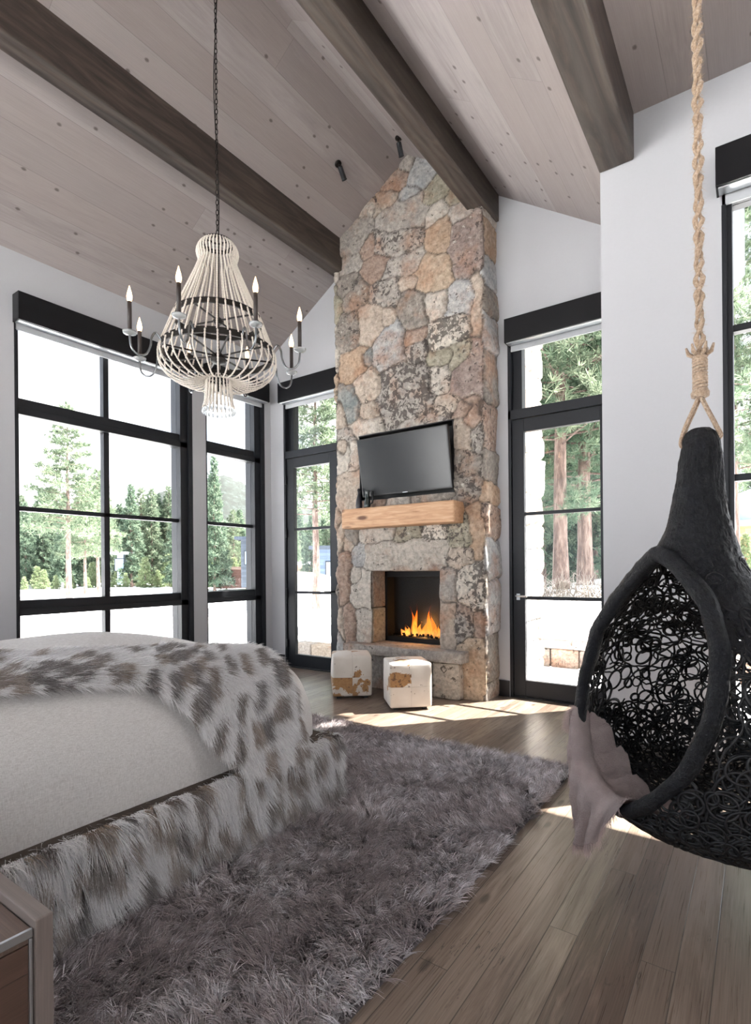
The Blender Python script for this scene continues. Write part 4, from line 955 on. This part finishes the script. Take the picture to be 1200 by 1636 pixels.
# ------------------------------------------------------------------ ottomans
def cowhide(i, face, off, th=.56):
    s = NT('cowhide_%d' % i); co = s.coord(); xyz = sep(s, co)
    # patch index per face quadrant
    q = s.n('CombineXYZ', {0: s.math('SIGN', xyz[0]), 1: s.math('SIGN', xyz[1]), 2: s.math('SIGN', s.math('SUBTRACT', xyz[2], .21))}).outputs[0]
    nrm = s.n('TexCoord').outputs['Normal']
    fq = s.n('VectorMath', {0: q, 1: nrm}, operation='MULTIPLY_ADD'); s.set(fq.inputs[1], s.n('VectorMath', {0: nrm}, operation='ROUND').outputs[0]) if False else None
    rnd = s.n('TexWhiteNoise', {'Vector': s.n('VectorMath', {0: q, 1: (off, off*2, 3.3)}, operation='ADD').outputs[0]}, noise_dimensions='3D')
    sh = s.n('VectorMath', {0: co, 1: s.n('VectorMath', {0: rnd.outputs[1], 'Scale': 9.0}, operation='SCALE').outputs[0]}, operation='ADD').outputs[0]
    n1 = s.noise(sh, 3.8, 5, .6, .3); n2 = s.noise(sh, 45, 4, .6)
    amt = s.math('ADD', n1, s.math('MULTIPLY', s.math('SUBTRACT', rnd.outputs[0], .5), .24))
    tan = s.ramp(s.math('ADD', amt, s.math('MULTIPLY', s.math('SUBTRACT', n2, .5), .05)), [(th, 0.0), (th+.012, 1.0)])
    sp = s.ramp(s.math('MULTIPLY', s.noise(sh, 38, 3, .5), s.math('ADD', n1, .4)), [(.62, 0.0), (.64, 1.0)])
    base = s.mix(s.noise(co, 9, 4), lin('e9e4dc'), lin('cfc6ba'))
    c = s.mix(tan, base, s.mix(n2, lin('8d6038'), lin('c39a68')))
    c = s.mix(s.math('MULTIPLY', sp, .75), c, lin('5a4234'))
    seam = s.math('MINIMUM', s.math('MINIMUM', s.math('ABSOLUTE', xyz[0]), s.math('ABSOLUTE', xyz[1])), s.math('ABSOLUTE', s.math('SUBTRACT', xyz[2], .21)))
    sm = s.ramp(s.math('MULTIPLY', seam, 100), [(.05, 0.0), (.25, 1.0)])
    return s.princ(s.mix(s.math('MULTIPLY', s.math('SUBTRACT', 1, sm), .35), c, lin('8d8378')), .65, 0, s.bump(s.math('ADD', sm, s.math('MULTIPLY', n2, .3)), .5, .004), Sheen_Weight=.3)
def ottoman(x, y, rz, label, i, off, th, sz=.375):
    r = empty('cube_ottoman', (x, y, 0), label, 'ottoman', 'cowhide cube ottomans before the hearth', rz)
    bm = bmesh.new(); bmesh.ops.create_cube(bm, size=1)
    for v in bm.verts: v.co = Vector((v.co.x*sz, v.co.y*sz, .22+v.co.z*.39))
    bmesh.ops.bevel(bm, geom=bm.edges[:], offset=.022, segments=4, affect='EDGES', profile=.6)
    bmesh.ops.subdivide_edges(bm, edges=[e for e in bm.edges if e.calc_length() > .2], cuts=12, use_grid_fill=True)
    for v in bm.verts:
        p = v.co; h = sz/2; a, b, c = p.x/h, p.y/h, (p.z-.22)/.195
        for k, (q1, q2) in enumerate(((b, c), (a, c), (a, b))):
            if abs((a, b, c)[k]) > .97:
                d = .016*(1-min(1, q1*q1))*(1-min(1, q2*q2))*(1.5 if k == 2 and c > 0 else 1)*(0 if k == 2 and c < 0 else 1); sg = 1 if (a, b, c)[k] > 0 else -1
                p[k] += sg*d
                gk = min(abs(q1), abs(q2))*h
                if gk < .008: p[k] -= sg*.0035
    me = bpy.data.meshes.new('cushion'); bm.to_mesh(me); bm.free(); setsmooth(me)
    link('cushion', me, cowhide(i, 0, off, th), r, world=False)
    for (a, b) in ((-1, -1), (1, -1), (-1, 1), (1, 1)):
        MB().box(a*.13-.02, a*.13+.02, b*.13-.02, b*.13+.02, 0, .04).build('foot', M_base, r, .002, world=False)
    return r
ottoman(-3.31, 4.255, .715, 'left cowhide cube ottoman, mostly white with one tan lower patch, by the hearth', 1, 1.0, .55)
ottoman(-2.625, 4.2, .76, 'right cowhide cube ottoman with more tan spotting, standing in the sunlight', 2, 5.0, .54)

# ------------------------------------------------------------------ spotlights
def spot(p, n, d, label):
    r = empty('spotlight', p, label, 'spotlight', 'small black spotlights on the ceiling above the chimney')
    p = Vector(p); n = Vector(n).normalized(); d = Vector(d).normalized()
    Rm = n.to_track_quat('Z', 'Y').to_matrix().to_4x4()
    MB().lathe([(.034, 0), (.034, .012), (.02, .02)], 20, p, Rm).build('mount', M_iron, r, 0, True)
    j = p+n*.045; MB().tube([p+n*.02, j], .01, 8).build('stem', M_iron, r, 0, True)
    Rd = d.to_track_quat('Z', 'Y').to_matrix().to_4x4(); e = j+d*-.0
    MB().lathe([(.0, 0), (.022, .0), (.025, .008), (.025, .11), (.027, .112), (.027, .118), (.022, .118), (.02, .11), (0, .11)], 20, e, Rd).build('head', plain('spot_head', '55585c', .25, .8), r, 0, True)
nl = Vector((SLL, 0, -1)).normalized()
spot((-3.30, 4.10, 5.19), nl, (.05, .5, -.75), 'black ceiling spotlight above the left shoulder of the chimney')
spot((-2.79, 4.40, RZ-SLR*.09), (0, 0, -1), (-.05, .45, -.75), 'black ceiling spotlight right at the peak beside the timber beam')

# ------------------------------------------------------------------ chandelier
CH = Vector((-2.872, 2.306, 0))
chd = empty('chandelier', (CH.x, CH.y, 2.29), 'basket chandelier of white beads with eight candle arms on a black chain', 'chandelier')
M_bead = (lambda s: s.princ(s.mix(s.noise(s.coord(), 60, 3), lin('e6dfd6'), lin('c9bfb4')), .55))(NT('wood_beads'))
def ring(name, r, z, hgt, th=.006):
    b = MB(); n = 64; V = []; F = []
    for i in range(n):
        a = 2*PI*i/n
        for (rr, zz) in ((r-th, z-hgt/2), (r+th, z-hgt/2), (r+th, z+hgt/2), (r-th, z+hgt/2)): V.append((CH.x+rr*math.cos(a), CH.y+rr*math.sin(a), zz))
    for i in range(n):
        j = (i+1) % n
        for k in range(4): F.append((i*4+k, j*4+k, j*4+(k+1) % 4, i*4+(k+1) % 4))
    b.add(V, F); return b.build(name, M_iron, chd, 0)
ring('top_ring', .092, 3.385, .022); ring('middle_ring', .275, 2.885, .034); ring('lower_ring', .355, 2.67, .04); ring('basket_ring', .078, 2.50, .014)
b = MB(); b.tube([(CH.x, CH.y, 2.42), (CH.x, CH.y, 3.43)], .008, 8)
b.lathe([(.0, 2.60), (.045, 2.61), (.05, 2.63), (.03, 2.66), (.012, 2.68), (.012, 2.70)], 16, CH); b.lathe([(.02, 2.86), (.035, 2.88), (.02, 2.9)], 12, CH)
for z, r, n_ in ((2.67, .355, 8), (2.885, .275, 4), (3.385, .092, 3)):
    for i in range(n_):
        a = 2*PI*i/n_+.3; b.tube([(CH.x, CH.y, z-.02 if r > .3 else z), (CH.x+r*math.cos(a), CH.y+r*math.sin(a), z)], .006, 6)
b.build('stem', M_iron, chd)
def bead_tube(pts2, r0, name_):
    """polyline in (r,z) -> beaded mesh in local chandelier coordinates along +x"""
    P = np.array([(p[0], 0, p[1]) for p in pts2], float); d = np.concatenate([[0], np.cumsum(np.linalg.norm(np.diff(P, axis=0), axis=1))])
    n = int(d[-1]/.0045); t = np.linspace(0, d[-1], n); Q = np.stack([np.interp(t, d, P[:, k]) for k in range(3)], 1)
    rr = r0*(.62+.38*np.abs(np.sin(t/.018*PI)))
    V, F = tube_np(Q, rr, 6); V[:, 2] -= 2.29
    me = bpy.data.meshes.new(name_); me.from_pydata([tuple(map(float, v)) for v in V], [], F); me.materials.append(M_bead); setsmooth(me); return me
def bez(pts, n=30):
    P = np.array(pts, float); t = np.linspace(0, len(P)-1, n); out = []
    for q in t:
        i = min(int(q), len(P)-2); f = q-i; p0, p1, p2, p3 = P[max(i-1, 0)], P[i], P[i+1], P[min(i+2, len(P)-1)]
        out.append(.5*((2*p1)+(-p0+p2)*f+(2*p0-5*p1+4*p2-p3)*f*f+(-p0+3*p1-3*p2+p3)*f**3))
    return np.array(out)
upper = bead_tube(bez([(.095, 3.39), (.12, 3.36), (.132, 3.32), (.120, 3.27), (.13, 3.23), (.19, 3.09), (.283, 2.885)], 40), .0064, 'bead_strand')
mid = bead_tube(bez([(.283, 2.885), (.315, 2.80), (.362, 2.68)], 12), .0064, 'bead_strand')
bask = bead_tube(bez([(.364, 2.675), (.372, 2.62), (.355, 2.56), (.30, 2.505), (.21, 2.47), (.13, 2.475), (.08, 2.50)], 50), .006, 'basket_strand')
tas = bead_tube(bez([(.078, 2.515), (.082, 2.45), (.088, 2.36), (.10, 2.31)], 14), .0065, 'tassel_strand')
def radial(name, me, n, off=0):
    for i in range(n):
        o = bpy.data.objects.new(name, me); COL.objects.link(o); o.parent = chd; o.rotation_euler[2] = 2*PI*(i+off)/n
radial('upper_strand', upper, 36); radial('middle_strand', mid, 36, 0); radial('basket_strand', bask, 32, .5); radial('tassel_strand', tas, 22)
# clear drops at the tips of the tassel
dr = MB().lathe([(.0, -.03), (.009, -.018), (.007, 0), (.0, .006)], 8).build('tassel_drop', M_crystal, None, 0, True); drm = dr.data; bpy.data.objects.remove(dr)
for i in range(22):
    a = 2*PI*i/22; o = bpy.data.objects.new('tassel_drop', drm); COL.objects.link(o); o.parent = chd; o.location = (.1*math.cos(a), .1*math.sin(a), .01)
# candle arms
base_a = math.atan2(CH.y, CH.x)
s = NT('bulb_glow'); em = s.n('Emission', {0: (1, .62, .30, 1), 1: 3.2}); s.t.links.new(em.outputs[0], s.out.inputs[0]); M_bulb = s.m
M_armm = plain('arm_steel', '8b8f93', .25, .85, 30, .05, .05)
L0 = 2.29
def arm_mesh():
    pts = bez([(.36, .37), (.395, .41), (.42, .375), (.428, .32), (.455, .265), (.50, .255), (.535, .285), (.545, .34), (.545, .365)], 40)
    m = MB(); m.tube([(p[0], 0, p[1]) for p in pts], .0065, 8); return m.build('arm', M_armm, None, 0, True).data
for o in [o for o in bpy.data.objects if o.name == 'arm']: pass
am = arm_mesh(); 
for o in list(bpy.data.objects):
    if o.data == am: bpy.data.objects.remove(o)
def dmesh(b, m, smooth=True):
    o = b.build('tmp', m, None, 0, smooth); me = o.data; bpy.data.objects.remove(o); return me
cupm = dmesh(MB().lathe([(.006, .355), (.016, .358), (.036, .366), (.041, .378), (.036, .376), (.016, .368), (.012, .376)], 16, (.545, 0, 0)), M_crystal)
candm = dmesh(MB().lathe([(.0125, .37), (.0125, .52), (.0125, .555)], 12, (.545, 0, 0)), plain('candle_sleeve', '2d2320', .5))
bulbm = dmesh(MB().lathe([(.007, .55), (.014, .565), (.0165, .585), (.012, .61), (.005, .635), (.001, .65)], 12, (.545, 0, 0)), M_bulb)
for i in range(8):
    a = base_a+math.radians(22.5+45*i); o = bpy.data.objects.new('candle_arm', am); COL.objects.link(o); o.parent = chd; o.rotation_euler[2] = a
    for nm, me in (('drip_cup', cupm), ('candle', candm), ('bulb', bulbm)):
        c = bpy.data.objects.new(nm, me); COL.objects.link(c); c.parent = o
# chain
b = MB(); z = 3.44; k = 0
while z < RZ-.02:
    a = k % 2*PI/2+.4; pts = []
    for t in np.linspace(0, 2*PI, 11)[:-1]:
        w_ = .009*math.cos(t); pts.append((CH.x+w_*math.cos(a), CH.y+w_*math.sin(a), z+.02+.02*math.sin(t)))
    b.tube(pts, .0028, 5, closed=True); z += .033; k += 1
b.tube([(CH.x+.012*math.sin(q*9), CH.y+.01*math.cos(q*7), 3.42+q*(RZ-3.44)) for q in np.linspace(0, 1, 60)], .003, 5)
b.build('chain', M_iron, chd, 0, True)

# ------------------------------------------------------------------ hanging egg chair
AZ = math.radians(31.1)
Vd = FW*math.cos(AZ)+RT*math.sin(AZ); Wd = RT*math.cos(AZ)-FW*math.sin(AZ)
V2 = np.array([Vd.x, Vd.y]); W2_ = np.array([Wd.x, Wd.y])
def L2(a, b_, z):
    a = np.asarray(a, float); b_ = np.asarray(b_, float); z = np.broadcast_to(np.asarray(z, float), a.shape)
    return np.stack([a*W2_[0]+b_*V2[0], a*W2_[1]+b_*V2[1], z], -1)
zt = [.262, .27, .30, .35, .42, .50, .636, .80, .90, 1.0, 1.14, 1.25, 1.30, 1.314, 1.38, 1.446, 1.534, 1.64, 1.69, 1.718, 1.732, 1.737]
rb_t = [.02, .12, .28, .40, .49, .525, .53, .48, .42, .33, .19, .13, .112, .11, .098, .088, .075, .065, .058, .047, .030, .006]
rf_t = [.02, .12, .30, .42, .51, .528, .53, .512, .47, .42, .28, .186, .160, .150, .110, .090, .075, .065, .058, .047, .030, .006]
ca_t = ([.12, .12, .12, .11, .10, .10, .10, .10, .085, .06, .01, 0, 0, 0, -.004, -.008, -.004, 0, 0, 0, 0, 0])
cb_t = ([2.36, 2.36, 2.36, 2.36, 2.36, 2.36, 2.35, 2.34, 2.32, 2.29, 2.24, 2.22, 2.22, 2.22, 2.22, 2.22, 2.22, 2.22, 2.22, 2.22, 2.22, 2.22])
dz_ = [0, .42, .50, .636, .80, 1.0, 1.14, 1.25, 1.30, 2]; dd_ = [.6, .51, .50, .45, .40, .295, .185, .165, .17, 5]
NA = np.array([-.735, -.678])      # opening normal in (a,b)
PA = np.array([.678, -.735])
phn = math.atan2(NA[1], NA[0])
def itp(z, t): return np.interp(z, zt, t)
def srf(ph, z, off=0):
    c = (1+np.cos(ph-phn))/2; w_ = c**1.5; r = itp(z, rb_t)*(1-w_)+itp(z, rf_t)*w_+off
    return itp(z, ca_t)+r*np.cos(ph), itp(z, cb_t)+r*np.sin(ph)
def cutd(a, b_, z): return (a-itp(z, ca_t))*NA[0]+(b_-itp(z, cb_t))*NA[1]-np.interp(z, dz_, dd_)
swing = empty('hanging_chair', tuple(L2(0, 2.22, ZF)), 'black woven egg shaped hanging chair with solid neck on a jute rope', 'hanging chair')
s = NT('chair_black'); co = s.coord(); n1 = s.noise(co, 18, 6, .65); n2 = s.noise(co, 90, 4, .7); vv = s.n('TexVoronoi', {'Vector': co, 'Scale': 24.0}).outputs[0]
M_chair = s.princ(s.ramp(n1, [(.35, '07080b'), (.7, '12141c')]), s.math('MULTIPLY_ADD', n2, .4, .22), .0, s.bump(s.math('ADD', n2, s.math('ADD', n1, s.math('MULTIPLY', vv, .4))), .9, .012), Specular_IOR_Level=.38)
s = NT('chair_cord'); n1 = s.noise(s.coord(), 50, 3); M_cord = s.princ(s.ramp(n1, [(.3, '070709'), (.7, '101014')]), .5, 0, s.bump(n1, .4, .004))
# solid shell (neck and shoulders)
nph, nz_ = 260, 300
phs = np.linspace(0, 2*PI, nph+1)[:-1]; zs = np.concatenate([np.linspace(.70, 1.60, nz_-40), 1.737-.137*(1-np.linspace(0.02, 1, 40))**1.8])
PH, ZZ = np.meshgrid(phs, zs)
a_, b_ = srf(PH, ZZ); bumpn = (fbm(PH*4, ZZ*16, 3)-.5)*.010+(fbm(PH*14, ZZ*50, 5)-.5)*.005
a2, b2 = srf(PH, ZZ, bumpn); Pm = L2(a2, b2, ZZ)
cut = cutd(a_, b_, ZZ) > 0
rag = fbm(PH*7+5, ZZ*26, 7)*.5+fbm(PH*19, ZZ*60, 9)*.5
solid = (~(cut & (ZZ < 1.305))) & (rag > .22+.46*np.clip((1.20+.26*np.clip(np.sin(PH)*2.2+.1, 0, 1)-ZZ)/(.42-.2*np.clip(np.sin(PH)*2+.1, 0, 1)), 0, 1)+(.12 if False else 0)) & ~((fbm(PH*9+2, ZZ*34, 13) > .80) & (ZZ < 1.42))
ii = np.arange(PH.size).reshape(PH.shape); i2 = np.roll(ii, -1, 1)
q = np.stack([ii[:-1], i2[:-1], i2[1:], ii[1:]], -1); ok = solid[:-1]
sh = npmesh('shell', Pm.reshape(-1, 3), q[ok].reshape(-1, 4), M_chair, swing, True)
bm = bmesh.new(); bm.from_mesh(sh.data); bmesh.ops.delete(bm, geom=[v for v in bm.verts if not v.link_faces], context='VERTS')
seen = set(); big = []
for v0 in bm.verts:
    if v0 in seen: continue
    st_k = [v0]; comp = []; seen.add(v0)
    while st_k:
        v = st_k.pop(); comp.append(v)
        for e in v.link_edges:
            w_ = e.other_vert(v)
            if w_ not in seen: seen.add(w_); st_k.append(w_)
    if len(comp) > len(big): big = comp
big = set(big); bmesh.ops.delete(bm, geom=[v for v in bm.verts if v not in big], context='VERTS'); bm.to_mesh(sh.data); bm.free()
md = sh.modifiers.new('t', 'SOLIDIFY'); md.thickness = .012; md.offset = -1
sh['label'] = 'solid pitted black neck'
# woven web
zz_m = np.linspace(.263, 1.28, 400); rm = (itp(zz_m, rb_t)+itp(zz_m, rf_t))/2; Sm = np.concatenate([[0], np.cumsum(np.hypot(np.diff(rm), np.diff(zz_m)))])
g = rs(90); WV = []; WF = []; nv = 0
def add_strand(ph, z, r, closed):
    global nv
    a, b_ = srf(ph, z, g.uniform(-.016, -.002) if np.mean(z) > .95 else g.uniform(-.010, .004)); cd = cutd(a, b_, z)
    if (cd > -.004).any():
        if (cd > -.004).mean() > .0: return
        closed = False
    over = np.maximum(cd, 0); a = a-NA[0]*over; b_ = b_-NA[1]*over
    V, F = tube_np(L2(a, b_, z), r, 5, closed, not closed)
    WV.append(V); WF.extend([tuple(np.array(f)+nv) for f in F]); nv += len(V)
for i in range(4200):
    s0 = g.uniform(0, Sm[-1]); z0 = np.interp(s0, Sm, zz_m); r0 = np.interp(z0, zz_m, rm)
    if g.uniform(0, .53) > r0: continue
    dens = .34 if z0 > .62 else .95
    if z0 > 1.0: dens = 1.0
    if g.uniform() > dens: continue
    ph0 = g.uniform(0, 2*PI); rho = g.uniform(.018, .052) if z0 < 1.0 else g.uniform(.012, .03); k = 18; t = np.linspace(0, 2*PI, k+1)[:-1]; e = g.uniform(.8, 1.2); rot = g.uniform(0, PI)
    u = rho*np.cos(t)*e; v = rho*np.sin(t)/e; uu = u*math.cos(rot)-v*math.sin(rot); v2 = u*math.sin(rot)+v*math.cos(rot)
    s_ = np.clip(s0+v2, .0, Sm[-1]); z = np.interp(s_, Sm, zz_m)
    add_strand(ph0+uu/max(r0, .05), z, g.uniform(.0034, .0056), True)
for i in range(520):
    s0 = g.uniform(0, Sm[-1]); z0 = np.interp(s0, Sm, zz_m); r0 = max(np.interp(z0, zz_m, rm), .06); ph0 = g.uniform(0, 2*PI); n = 26; h_ = g.uniform(0, 2*PI)
    hh = h_+np.cumsum(g.normal(size=n)*.28+g.uniform(-.12, .12)); st = .017; s_ = np.clip(s0+np.cumsum(np.sin(hh))*st, 0, Sm[-1]); ph = ph0+np.cumsum(np.cos(hh))*st/r0
    add_strand(ph, np.interp(s_, Sm, zz_m), g.uniform(.003, .0055), False)
WVa = np.concatenate(WV)
me = bpy.data.meshes.new('web'); me.from_pydata([tuple(map(float, v)) for v in WVa], [], [tuple(int(x) for x in f) for f in WF]); setsmooth(me)
link('woven_basket', me, M_cord, swing)
# rim
def rim_curve():
    zr = np.concatenate([np.linspace(1.30, .424, 60)]); h = np.interp(zr, [.42, .424, .44, .46, .50, .636, .80, 1.0, 1.14, 1.25, 1.285, 1.30], [0, .03, .085, .12, .175, .28, .32, .30, .21, .085, .03, 0]); d = np.interp(zr, dz_[:-1], dd_[:-1])
    ca, cb2 = itp(zr, ca_t), itp(zr, cb_t)
    R_ = [(ca[i]+NA[0]*d[i]+PA[0]*h[i], cb2[i]+NA[1]*d[i]+PA[1]*h[i], zr[i]) for i in range(len(zr))]
    Lf = [(ca[i]+NA[0]*d[i]-PA[0]*h[i], cb2[i]+NA[1]*d[i]-PA[1]*h[i], zr[i]) for i in range(len(zr))]
    P = np.array(R_+Lf[::-1][1:-1])
    # even spacing and smoothing
    Pc = np.vstack([P, P[:1]]); dd = np.concatenate([[0], np.cumsum(np.linalg.norm(np.diff(Pc, axis=0), axis=1))]); t = np.linspace(0, dd[-1], 241)[:-1]
    Q = np.stack([np.interp(t, dd, Pc[:, k]) for k in range(3)], 1)
    for _ in range(14): Q = Q*.5+(np.roll(Q, 1, 0)+np.roll(Q, -1, 0))*.25
    return Q
RQ = rim_curve(); RWp = L2(RQ[:, 0], RQ[:, 1], RQ[:, 2])
t = np.arange(len(RWp)); rr = .027+.006*(fbm(t*.09, t*0, 3)-.5)+.004*np.cos((t/240)*2*PI)
V, F = tube_np(RWp, rr, 16, True); Vn = V.copy()
dsp = (fbm(V[:, 0]*40+V[:, 2]*13, V[:, 1]*40+V[:, 2]*40, 4)-.5)*.006; cen = np.repeat(RWp, 16, 0); V = V+(V-cen)/.027*dsp[:, None]
rim = npmesh('rim', V, np.array(F), M_chair, swing, True)
# rope
s = NT('jute'); n1 = s.noise(s.mapping(s.coord(), (1, 1, 1)), 160, 3); M_jute = s.princ(s.ramp(n1, [(.3, '8c7560'), (.5, 'ab937c'), (.7, 'c4af99')]), .85, 0, s.bump(n1, .8, .004), Sheen_Weight=.3)
pc = L2(0, 2.22, 0.); zk = 1.985
b = MB(); n = 900; zz_r = np.linspace(zk, ZF, n)
for j in range(3):
    ph = (zz_r-zk)/.055*PI*.5+j*2*PI/3; rr_ = .0088*(1+.25*np.sin((zz_r-zk)/.052*2*PI))
    b.tube(np.stack([pc[0]+rr_*np.cos(ph*1.6), pc[1]+rr_*np.sin(ph*1.6), zz_r], 1), .0076*(1+.25*np.sin((zz_r-zk)/.052*2*PI+j)), 7)
rp_ = b.build('rope', M_jute, swing, 0, True)
g = rs(95); n = 5000; zq = g.uniform(1.85, ZF, n); an = g.uniform(0, 2*PI, n); N = np.stack([np.cos(an), np.sin(an), np.zeros(n)], 1)
V, F, CC = blades(np.stack([pc[0]+.010*np.cos(an), pc[1]+.010*np.sin(an), zq], 1), (N+g.normal(size=(n, 3))*.6)/1.3, g.uniform(.006, .018, n), np.full(n, .0009), np.tile(lin('b7a084'), (n, 1)), .1, 2)
tag(npmesh('fibres', V, F, attrmat('jute_fibre', .8), rp_, False, {'Col': CC}), kind='stuff')
b = MB()
for i in range(13):
    z = 1.87+i*.0095; b.tube([(pc[0]+.019*math.cos(t), pc[1]+.019*math.sin(t), z+.003*math.sin(t+i)) for t in np.linspace(0, 2*PI, 19)[:-1]], .0062, 6, closed=True)
b.lathe([(.014, 1.86), (.016, 1.93), (.014, 1.99), (.010, 2.0)], 12, (pc[0], pc[1], 0))
b.lathe([(.018, 1.84), (.028, 1.845), (.030, 1.86), (.022, 1.872)], 12, (pc[0], pc[1], 0))
for i in range(6):
    a = i*1.05; b.tube([(pc[0]+.012*math.cos(a), pc[1]+.012*math.sin(a), 1.985), (pc[0]+.035*math.cos(a), pc[1]+.035*math.sin(a), 2.0), (pc[0]+.042*math.cos(a), pc[1]+.042*math.sin(a), 2.025)], [.007, .008, .004], 6)
b.build('knot', M_jute, swing, 0, True)
b = MB()
for sg, zl in ((-1, 1.68), (1, 1.70)):
    P = [(0, 1.85), (.02*sg, 1.80), (.047*sg, 1.735), (.058*sg, zl), (.03*sg, zl-.02)]
    for off in (-.008, .008):
        q = bez([(p[0]+off*.4, p[1]) for p in P], 24); b.tube(L2(q[:, 0], np.full(24, 2.215+off), q[:, 1]), .006, 7)
b.build('rope_loop', M_jute, swing, 0, True)

# blanket over the rim
blk = empty('pink_blanket', tuple(L2(-.4, 2.2, .5)), 'dusty pink cotton blanket with fringe hanging over the lower left rim of the chair', 'blanket')
i0 = int(np.argmin(RQ[:, 2]))
# rim indices running up the left side from the lowest point
seq = [(i0+j) % 240 for j in range(-9, 42)]
lo_i = RWp[seq]; nU, nVv = 51, 84
n3 = (W2_*NA[0]+V2*NA[1]); n3 = np.array([n3[0], n3[1], 0.]); w3 = np.array([W2_[0], W2_[1], 0.])
B_ = np.zeros((nU, nVv, 3))
for i in range(nU):
    u = i/(nU-1); c = lo_i[i].copy(); R0 = .034
    outl = np.interp(u, [0, .12, .3, .5, .75, .9, 1], [.04, .17, .24, .27, .23, .16, .10]); inl = np.interp(u, [0, .3, .7, 1], [.30, .27, .20, .10])
    for j in range(nVv):
        v = j/(nVv-1); L = -inl+(inl+outl)*v
        fo = math.sin(u*30+v*3+1.6*math.sin(v*5))+.5*math.sin(u*61-v*4); f2 = float(fbm(np.array([u*7.]), np.array([v*5.]), 3)[0])-.5+.25*(float(fbm(np.array([u*22.]), np.array([v*16.]), 6)[0])-.5)
        if L < -.05: k = abs(L)-.05; p = c-n3*(R0+.012+k*.9)+np.array([0, 0, .016-k*.26])+np.array([0, 0, 1])*(.022*fo+.06*f2)*min(1, k*12)
        elif L < .05: a = L/.05*PI/2; p = c+n3*math.sin(a)*(R0+.006)+np.array([0, 0, math.cos(a)*(R0+.006)])
        else: k = L-.05; p = c+n3*(R0+.010+(.024*fo+.07*f2)*min(1, k*9)+.02*k)+np.array([0, 0, -k])
        if L > .03:
            k = min(1, (L-.03)/.2); m_ = lo_i[int(nU*.56)]; p[:2] = p[:2]*(1-.38*k)+(m_[:2]+n3[:2]*.05)*.38*k
        B_[i, j] = p
ii = np.arange(nU*nVv).reshape(nU, nVv)
s = NT('pink_muslin'); co = s.coord(); wv_ = s.math('ADD', s.noise(s.mapping(co, (60, 60, 300)), 2, 2), s.noise(s.mapping(co, (320, 320, 50)), 2, 2)); cr = s.noise(co, 60, 4, .7)
M_pink = s.princ(s.ramp(s.noise(co, 12, 3), [(.3, 'c0a9a5'), (.7, 'd8c5c0')]), .9, 0, s.bump(s.math('ADD', wv_, s.math('MULTIPLY', cr, 2.0)), 1.0, .008), Sheen_Weight=.2)
bo = npmesh('cloth', B_.reshape(-1, 3), np.stack([ii[:-1, :-1], ii[:-1, 1:], ii[1:, 1:], ii[1:, :-1]], -1).reshape(-1, 4), M_pink, blk, True)
m_ = bo.modifiers.new('s', 'SOLIDIFY'); m_.thickness = .004
n = 1500; g = rs(97); fi = g.uniform(0, nU-1.001, n); f0 = fi.astype(int); E_ = B_[:, -1]; R = E_[f0]*(1-(fi-f0))[:, None]+E_[f0+1]*(fi-f0)[:, None]
D = np.tile([0, 0, -1.], (n, 1))+g.normal(size=(n, 3))*.3; D /= np.linalg.norm(D, axis=1)[:, None]
V, F, CC = blades(R, D, g.uniform(.02, .04, n), np.full(n, .0016), np.tile(lin('c9b3ae'), (n, 1)), .2, 3)
fi = g.uniform(nVv*.55, nVv-1.001, 900).astype(int); R = B_[-1][fi]; D = -np.tile(np.array([W2_[0], W2_[1], 0.1]), (900, 1))+g.normal(size=(900, 3))*.4; D /= np.linalg.norm(D, axis=1)[:, None]
Va, Fa, Ca = blades(R, D, g.uniform(.015, .035, 900), np.full(900, .0016), np.tile(lin('cdb9b3'), (900, 1)), .2, 3)
tag(npmesh('fringe', np.concatenate([V, Va]), np.concatenate([F, Fa+len(V)]), attrmat('fringe_thread', .8), blk, False, {'Col': np.concatenate([CC, Ca])}), kind='stuff')
